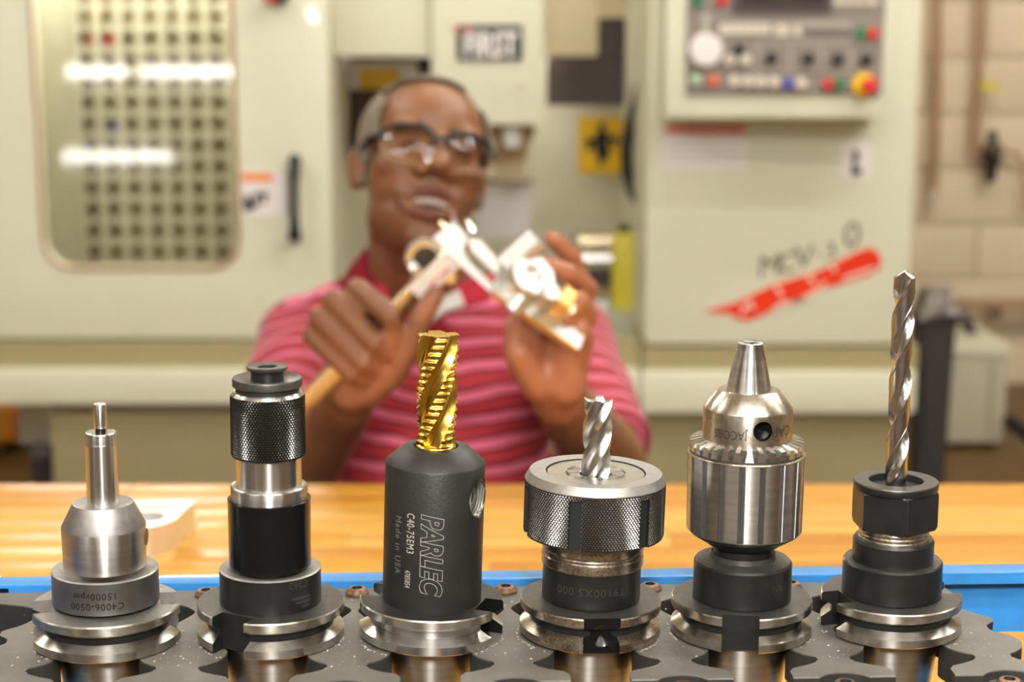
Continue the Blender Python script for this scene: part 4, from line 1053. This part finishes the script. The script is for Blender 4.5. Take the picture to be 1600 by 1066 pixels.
# sculpt eye sockets, mouth line, philtrum; tint lips, palms, beard shadow
def gauss(d, s): return math.exp(-(d/s)**2)
ca = me.color_attributes.new('skin_tone', 'FLOAT_COLOR', 'POINT')
SK = srgb(136, 90, 60)[:3]; LIP = srgb(112, 64, 56)[:3]; PALM = srgb(176, 112, 82)[:3]; BEARD = srgb(96, 58, 38)[:3]; BACK = srgb(112, 72, 50)[:3]
def mixc(a, b, t): return tuple(x*(1-t)+y*t for x, y in zip(a, b))
cols = []
pr_ = P(862, 560, 1.66)
for v in me.vertices:
    l = HMI @ v.co; col = SK
    if l.length < .2 and l.z > -.14:
        push = 0
        for s in (-1, 1):
            d = Vector(((l.x-s*.032)/.020, (l.y-.085)/.03, (l.z-.020)/.008)); push += .0045*math.exp(-d.length_squared)
            d = Vector(((l.x-s*.034)/.022, (l.y-.085)/.03, (l.z+.004)/.008)); push += .003*math.exp(-d.length_squared)
            d = Vector(((l.x-s*.009)/.005, (l.y-.105)/.02, (l.z+.033)/.004)); push += .004*math.exp(-d.length_squared)
        d = Vector((l.x/.026, (l.y-.09)/.03, (l.z+.064)/.0062)); push += .013*math.exp(-d.length_squared)
        if push and l.y > .03: v.co -= (HM.to_3x3() @ Vector((0, 1, 0)))*push
        if l.y > .06:
            t = max(math.exp(-((l.x/.030)**4+((l.z+.0515)/.0062)**4)), math.exp(-((l.x/.029)**4+((l.z+.079)/.008)**4))); col = mixc(col, LIP, t)
        if l.z < -.035 and l.y > .0: col = mixc(col, BEARD, .55*min(1, (-.035-l.z)/.03)*(1 if abs(l.x) > .03 or l.z < -.09 else .4))
        if l.y < .05 and l.z > .06: col = mixc(col, BEARD, .5)
    elif v.co.z > .9 and v.co.y < 1.76:
        if v.co.x > -.03:
            col = mixc(SK, PALM, .75 if v.co.y < 1.70 else .35)
        else:
            col = mixc(SK, BACK, .6)
            pxx = P(575, 590, 1.68); d = (v.co-pxx).length; col = mixc(col, PALM, .7*gauss(d, .035))
            for q in ((616, 534, 1.655), (608, 556, 1.655), (585, 578, 1.66), (670, 480, 1.66)):
                col = mixc(col, PALM, .6*gauss((v.co-P(*q)).length, .013))
    cols.append(col)
for k, c in enumerate(cols): ca.data[k].color = (*c, 1)
me.update()
# hair: short grey shell lifted off the scalp
hb = bmesh.new(); hb.from_mesh(me); kill = []
def hairy(l):
    front = .092 - .9*max(0, abs(l.x)-.052)
    if l.length > .17 or l.z < -.03: return False
    if l.y > .052: return False
    if abs(l.x) > .081 and l.z < .035: return False
    if l.y > -.0 and l.z < .02: return abs(l.x) > .05 and l.y < .02 and l.z > -.005
    if l.y > .0: return l.z > .102 or (abs(l.x) > .060 and l.y < .045 and l.z > .0+l.y*.6)
    return l.z > -.03
keep = set(v for v in hb.verts if hairy(HMI @ v.co))
bmesh.ops.delete(hb, geom=[v for v in hb.verts if v not in keep], context='VERTS')
for v in hb.verts: v.co += v.normal*(.0035+.001*noise.noise(v.co*220))
bmesh.ops.solidify(hb, geom=hb.faces[:], thickness=-.004)
hair = obj('hair', hb, [mat('short_grey_hair', srgb(154, 142, 122), .7, 0, .75, 320, bump=.8, bump_scale=900, col2=srgb(84, 72, 60))], man, world=True, sharp=None)
body.parent = man; body.data.transform(Matrix.Translation(-man.location))
# eyes, brows, teeth
for s in (-1, 1):
    bm = bmesh.new(); add_ell(bm, hp_(s*.032, .0795, .0075), (.0135, .009, .0035), rot=rot); obj('eye', bm, mat('dark_eye', srgb(40, 28, 24), .25), man, world=True, sharp=None)
    bm = bmesh.new(); add_tube(bm, [hp_(s*.012, .0905, .027), hp_(s*.026, .0915, .031), hp_(s*.042, .084, .030), hp_(s*.054, .071, .025)], [.0025, .0032, .003, .002], 8); obj('eyebrow', bm, mat('dark_brow', srgb(50, 38, 32), .8), man, world=True, sharp=None)
bm = bmesh.new()
pts = [hp_(x, .0865-14*x*x, -.0605-1.0*x*x) for x in [-.022+.044*k/10 for k in range(11)]]
for k in range(10):
    c = (pts[k]+pts[k+1])/2; add_ell(bm, c, (.0028, .003, .0046), rot=rot, seg=10, ring=8)
obj('teeth', bm, mat('teeth_ivory', srgb(214, 200, 186), .3), man, world=True, sharp=None)
bm = bmesh.new(); add_ell(bm, hp_(0, .075, -.065), (.025, .008, .008), rot=rot); obj('mouth_inside', bm, mat('mouth_dark', srgb(60, 26, 24), .5), man, world=True, sharp=None)

# safety glasses
gl_ = thing('safety_glasses', 'dark-framed clear safety glasses worn by the man', 'glasses', hp_(0, .1, .02))
M['lens'] = bpy.data.materials.new('clear_lens'); M['lens'].use_nodes = True; glassy(M['lens'], (.97, .95, .9, 1), .02, .04)
def gpt(x, z): return hp_(x, .114-5.2*x*x-6*abs(x)**3-9*(z-.002)**2, z-.004)
def lens_outline(s):
    o_ = []
    for k in range(40):
        t = 2*PI*k/40; c_, s_ = math.cos(t), math.sin(t)
        ex = lambda v: math.copysign(abs(v)**.72, v)
        o_.append((s*(.038+.031*ex(c_)), .006 + .0225*ex(s_) - .004*(c_ < -.3)*(s_ < 0) + .003*c_))
    return o_
for s in (-1, 1):
    ol = lens_outline(s)
    bm = bmesh.new(); cen = bm.verts.new(gpt(s*.038, .006)); rings = []
    for q in (.33, .66, 1.0): rings.append([bm.verts.new(gpt(s*.038+(x-s*.038)*q, .006+(z-.006)*q)) for x, z in ol])
    for k in range(40): bm.faces.new((rings[0][k], rings[0][(k+1) % 40], cen))
    for a_, b_ in zip(rings, rings[1:]):
        for k in range(40): bm.faces.new((a_[k], b_[k], b_[(k+1) % 40], a_[(k+1) % 40]))
    bmesh.ops.solidify(bm, geom=bm.faces[:], thickness=.0018); obj('lens', bm, M['lens'], gl_, world=True)
    top = [gpt(x, z+.001) for x, z in ol[0:21]]; bot = [gpt(x, z) for x, z in ol[20:] + ol[:1]]
    bm = bmesh.new(); add_tube(bm, top, .0032, 8); obj('top_rim', bm, 'black', gl_, world=True)
    bm = bmesh.new(); add_tube(bm, bot, .0014, 8); obj('lower_rim', bm, 'copper', gl_, world=True)
    e = gpt(s*.069, .014)
    bm = bmesh.new(); add_tube(bm, [e, hp_(s*.079, .055, .016), hp_(s*.0825, .0, .014), hp_(s*.083, -.03, -.006)], [.0045, .004, .0035, .003], 8); obj('temple', bm, 'black', gl_, world=True)
bm = bmesh.new(); add_tube(bm, [gpt(-.0085, .014), gpt(0, .018), gpt(.0085, .014)], .0032, 8); obj('bridge', bm, 'black', gl_, world=True)

# striped polo shirt
def stripe_mat():
    m = bpy.data.materials.new('striped_red_knit'); m.use_nodes = True; nt = m.node_tree; b = nt.nodes['Principled BSDF']
    at = nt.nodes.new('ShaderNodeAttribute'); at.attribute_name = 'stripe'
    mu = nt.nodes.new('ShaderNodeMath'); mu.operation = 'MULTIPLY'; mu.inputs[1].default_value = 1/.0298
    fr = nt.nodes.new('ShaderNodeMath'); fr.operation = 'FRACT'
    rp = nt.nodes.new('ShaderNodeValToRGB'); cr = rp.color_ramp
    lt, dk, md = srgb(212, 100, 126), srgb(118, 2, 28), srgb(162, 32, 44)
    els = [(0, md), (.05, dk), (.14, dk), (.19, lt), (.45, lt), (.50, dk), (.64, dk), (.69, md), (1, md)]
    cr.elements[0].position = 0; cr.elements[0].color = md; cr.elements[1].position = 1; cr.elements[1].color = md
    for p_, c_ in els[1:-1]: e_ = cr.elements.new(p_); e_.color = c_
    nt.links.new(at.outputs['Fac'], mu.inputs[0]); nt.links.new(mu.outputs[0], fr.inputs[0]); nt.links.new(fr.outputs[0], rp.inputs[0]); nt.links.new(rp.outputs[0], b.inputs['Base Color'])
    b.inputs['Roughness'].default_value = .8; b.inputs['Sheen Weight'].default_value = .2
    return m
M['stripe'] = stripe_mat(); M['crimson'] = mat('crimson_collar_knit', srgb(164, 8, 40), .8, bump=.3, bump_scale=1500)
bm = bmesh.new(); torso(bm, .006)
H1, H2 = S1.lerp(E1, .66), S2.lerp(E2, .80)
add_cap(bm, S1, H1, .066, .070); add_cap(bm, S2, H2, .064, .060)
shirt = remeshed('polo_shirt', bm, .005, 6, None, [M['stripe']])
sm = shirt.data; at = sm.attributes.new('stripe', 'FLOAT', 'POINT')
vals = []
for v in sm.vertices:
    p = v.co; best = p.z + .02*noise.noise(p*7)
    for s, e in ((S1, E1), (S2, E2)):
        d = (e-s); L_ = d.length; d.normalize(); t = (p-s).dot(d); rad = ((p-s)-d*t).length
        out = (p.x-CX)*(1 if s is S2 else -1)
        if t > .0 and rad < .085 and (out > .15 or p.y < 2.13): best = .04 - t*1.0 + .012*noise.noise(p*9)
    vals.append(best)
    f = noise.noise_vector(p*11)*.007 + noise.noise_vector(p*26)*.0030
    v.co = p + f
for k, x in enumerate(vals): at.data[k].value = x
for s, e, h_ in ((S1, E1, H1), (S2, E2, H2)):   # flat sleeve hems
    d = (e-s).normalized(); tl_ = (h_-s).length + .012
    for v in sm.vertices:
        q = v.co-s; t = q.dot(d)
        if t > tl_ and (q-d*t).length < .09 and v.co.y < 2.19: v.co -= d*(t-tl_)*.92
# neck opening
for v in sm.vertices:
    q = v.co - (NB_+Vector((0, -.035, .02))); 
    if q.length < .11 and v.co.z > .97: v.co += Vector((q.x*.02, 0, -.02*gauss(q.length, .08)))
sm.update(); shirt.parent = man; sm.transform(Matrix.Translation(-man.location))
# collar: a raised band, two folded leaves and the pale lining
def collar_ring(t, up):   # t 0..1 round the neck from front-left, behind, to front-right
    a = R(-62) + R(-236)*t + 0
    return Vector((NB_.x+.0+(.078+.004*up)*math.cos(a), NB_.y-.0+(.075+.004*up)*math.sin(a), 0))
bm = bmesh.new(); rows = []
N_ = 36
for j, (dz, gr) in enumerate(((-.012, .010), (.034, .002), (.036, .006), (.012, .026), (-.010, .036))):
    row = []
    for k in range(N_+1):
        t = k/N_; a = R(-70) - R(220)*t
        fr_ = max(0, -math.sin(a))
        zc = NB_.z + .020 - .055*fr_**1.5 + dz*(1-.25*fr_)
        row.append(bm.verts.new((NB_.x+.004+(.070+gr)*math.cos(a), NB_.y-.004+(.072+gr)*math.sin(a), zc)))
    rows.append(row)
for a_, b_ in zip(rows, rows[1:]):
    for k in range(N_): bm.faces.new((a_[k], a_[k+1], b_[k+1], b_[k]))
bmesh.ops.solidify(bm, geom=bm.faces[:], thickness=.003); obj('collar', bm, 'crimson', shirt, world=True, sharp=50)
def leaf(name, pxs, m_, th=.004):
    bm = bmesh.new(); vs = [bm.verts.new(P(*q)) for q in pxs]; bm.faces.new(vs); bmesh.ops.triangulate(bm, faces=bm.faces[:]); bmesh.ops.subdivide_edges(bm, edges=bm.edges[:], cuts=3, use_grid_fill=True)
    bmesh.ops.solidify(bm, geom=bm.faces[:], thickness=th); return obj(name, bm, m_, shirt, world=True, sharp=50)
leaf('collar_leaf', [(716, 448, 2.125), (748, 436, 2.14), (765, 470, 2.10), (730, 480, 2.09), (700, 482, 2.09)], 'crimson')
leaf('collar_leaf', [(600, 440, 2.14), (570, 452, 2.16), (585, 492, 2.10), (622, 500, 2.09)], 'crimson')
leaf('collar_lining', [(656, 520, 2.065), (655, 500, 2.07), (688, 470, 2.075), (718, 455, 2.08), (727, 478, 2.065), (695, 490, 2.06)], mat('pale_grey_lining', srgb(200, 196, 190), .8))
# trousers and shoes (below the bench top)
bm = bmesh.new(); add_ell(bm, (CX, 2.29, .52), (.178, .145, .115))
for s in (-1, 1):
    hpj = Vector((CX+s*.095, 2.27, .50)); kn = Vector((CX+s*.15, 1.84, .50)); an = Vector((CX+s*.15, 1.90, .10))
    add_cap(bm, hpj, kn, .090, .066); add_cap(bm, kn, an, .063, .05)
tr = remeshed('trousers', bm, .007, 4, None, [mat('dark_blue_trousers', srgb(44, 48, 62), .8)]); tr.parent = man; tr.data.transform(Matrix.Translation(-man.location))
for s in (-1, 1):
    an = Vector((CX+s*.15, 1.90, .09)); bm = bmesh.new()
    add_cap(bm, an+Vector((0, .03, -.036)), an+Vector((s*.02, -.17, -.048)), .051, .041)
    for v in bm.verts: v.co.z = max(v.co.z, .002)
    obj('shoe', bm, 'black', man, world=True)
st = thing('stool', 'round shop stool under the seated man', 'stool', (CX, 2.30, 0))
bm = bmesh.new(); add_lathe(bm, bevprof([(0, .355), (.18, .355), (.19, .37), (.18, .39), (0, .392)], .006), 40, center=(CX, 2.30)); obj('seat', bm, 'rubber', st, world=True)
for k in range(4):
    a = PI/4+PI/2*k; bm = bmesh.new(); add_tube(bm, [(CX+.2*math.cos(a), 2.3+.2*math.sin(a), 0), (CX+.12*math.cos(a), 2.3+.12*math.sin(a), .358)], .013, 10); obj('leg', bm, 'steel', st, world=True)

# ------------------------------------------------------------------ caliper and held part
cal = thing('dial_caliper', 'steel dial caliper with long golden-lit beam held in the man\'s fist', 'caliper', P(580, 525, 1.682))
def frame(px0, py0, px1, py1, Y0, Y1, toward=Vector((0, -1, .25))):
    a, b = P(px0, py0, Y0), P(px1, py1, Y1); u = (b-a).normalized(); n = (toward - u*toward.dot(u)).normalized(); v = n.cross(u); return a, b, u, v, n
def obox(bm, a, u, v, n, l0, l1, v0, v1, n0, n1, mi=0, bev=0):
    vs = add_box(bm, (l0, v0, n0), (l1, v1, n1), mi, bev)
    return vs
def oriented(name, boxes, fr, ms, parent, bev=.0006):
    a, b, u, v, n = fr; bm = bmesh.new()
    for q in boxes: add_box(bm, (q[0], q[2], q[4]), (q[1], q[3], q[5]), q[6] if len(q) > 6 else 0, bev)
    m_ = Matrix((u, v, n)).transposed().to_4x4(); m_.translation = a
    bmesh.ops.transform(bm, matrix=m_, verts=bm.verts); return obj(name, bm, ms, parent, world=True)
fr = frame(446, 658, 708, 396, 1.676, 1.684, Vector((.2, -1, -.30)))
Lb = (fr[1]-fr[0]).length
oriented('beam', [(0, Lb*1.08, -.0085, .0085, -.004, .004)], fr, 'calsteel', cal)
oriented('slider', [(Lb*.80, Lb*1.04, -.014, .011, -.006, .006)], fr, 'calsteel', cal, .0015)
lbp = oriented('scale_plate', [(Lb*.77, Lb*1.04, -.0115, .0105, .0062, .008)], fr, 'white', cal)
oriented('scale_print', [(Lb*.82, Lb*1.0, .0045, .0058, .0081, .0084), (Lb*.84, Lb*.95, -.004, -.0018, .0081, .0084, 1)], fr, ['palegreen', 'salmon'], cal, 0)
def odisc(bm, c, n, r, d, seg=32, mi=0):
    add_tube(bm, [Vector(c)-Vector(n)*d/2, Vector(c)+Vector(n)*d/2], r, seg, mi)
dc = P(662, 402, 1.692); dn = fr[4]
bm = bmesh.new(); odisc(bm, dc, dn, .018, .010); obj('dial_case', bm, 'alu', cal, world=True, sharp=40)
bm = bmesh.new(); odisc(bm, dc+dn*.0052, dn, .0125, .001); obj('dial_face', bm, 'screen', cal, world=True, sharp=40)
bm = bmesh.new(); odisc(bm, P(650, 420, 1.682), fr[2], .007, .008, 20); obj('clamp_screw', bm, 'alu', cal, world=True, sharp=40)
bm = bmesh.new(); odisc(bm, P(703, 433, 1.672), fr[4], .0055, .010, 20); obj('thumb_wheel', bm, 'chrome', cal, world=True, sharp=40)
fj = frame(704, 372, 800, 470, 1.676, 1.668, Vector((-.3, -1, .35)))
Lj = (fj[1]-fj[0]).length
def poly_plate(name, pl_, fr_, n0, n1, ms, parent):
    a, b, u, v, n = fr_; bm = bmesh.new(); add_prism(bm, pl_, n0, n1); m_ = Matrix((u, v, n)).transposed().to_4x4(); m_.translation = a
    bmesh.ops.transform(bm, matrix=m_, verts=bm.verts); return obj(name, bm, ms, parent, world=True)
poly_plate('fixed_jaw', [(-.012, -.012), (.010, -.013), (Lj*.92, -.008), (Lj*.96, -.002), (Lj*.40, -.003), (.020, -.002), (.010, .013), (-.010, .012)], fj, -.004, .004, 'alu_white', cal)
poly_plate('sliding_jaw', [(.012, .012), (.024, .006), (Lj*.7, .0075), (Lj*.95, .006), (Lj*.97, .009), (Lj*.6, .018), (.022, .020)], fj, -.0035, .0035, 'alu_white', cal)
for k, (q0, q1, m_) in enumerate((((718, 366, 1.678), (706, 334, 1.676), 'alu'), ((700, 362, 1.682), (687, 346, 1.68), 'calsteel'), ((738, 362, 1.684), (730, 344, 1.684), 'alu'))):
    bm = bmesh.new(); add_tube(bm, [P(*q0), P(*q1)], [.0045, .001], 8); obj('jaw_tip', bm, m_, cal, world=True)
hpart = thing('held_bracket', 'bright machined aluminium bracket with round bosses in the man\'s open hand', 'machined part', P(835, 480, 1.665))
fp = frame(770, 454, 906, 546, 1.620, 1.628, Vector((-.35, -.62, 1)))
a, b, u, v, n = fp; Lp = (b-a).length
poly_plate('base_plate', [(0, 0), (Lp, 0), (Lp*.98, .02), (Lp*.72, .046), (Lp*.35, .052), (-.004, .038)], fp, -.0055, 0, 'alu_white', hpart)
poly_plate('plate_edge', [(.002, -.0012), (Lp-.001, -.0012), (Lp-.001, .0), (.002, .0)], fp, -.0075, -.0002, 'gold_reflection', hpart)
def ocyl(name, c, r, h0, h1, ms, seg=36, bev=.0012, hole=0):
    bm = bmesh.new(); pr2 = [(0, h0), (r, h0), (r, h1), (hole, h1)] + ([(hole, h1-.006), (0, h1-.006)] if hole else [(0, h1)])
    add_lathe(bm, bevprof([p for i_, p in enumerate(pr2) if i_ == 0 or p != pr2[i_-1]], bev), seg)
    m_ = Matrix((u, v, n)).transposed().to_4x4(); m_.translation = a + u*c[0] + v*c[1]; bmesh.ops.transform(bm, matrix=m_, verts=bm.verts); return obj(name, bm, ms, hpart, world=True)
ocyl('round_boss', (.024, .026), .023, -.001, .024, 'alu_white', hole=.008)
ocyl('small_boss', (.046, .015), .0095, -.001, .030, 'alu_white'); ocyl('small_boss', (.070, .022), .0085, -.001, .018, 'calsteel')
bm = bmesh.new(); add_tube(bm, [P(792, 418, 1.642), P(840, 374, 1.642)], .0125, 24); obj('cross_tube', bm, 'alu_white', hpart, world=True, sharp=40)
bm = bmesh.new(); add_tube(bm, [P(799, 486, 1.618), P(826, 449, 1.626)], .0085, 24); obj('cross_pin', bm, 'alu_white', hpart, world=True, sharp=40)
oriented('end_block', [(Lp*.55, Lp*.70, .012, .036, 0, .026)], fp, 'gold_reflection', hpart, .002)
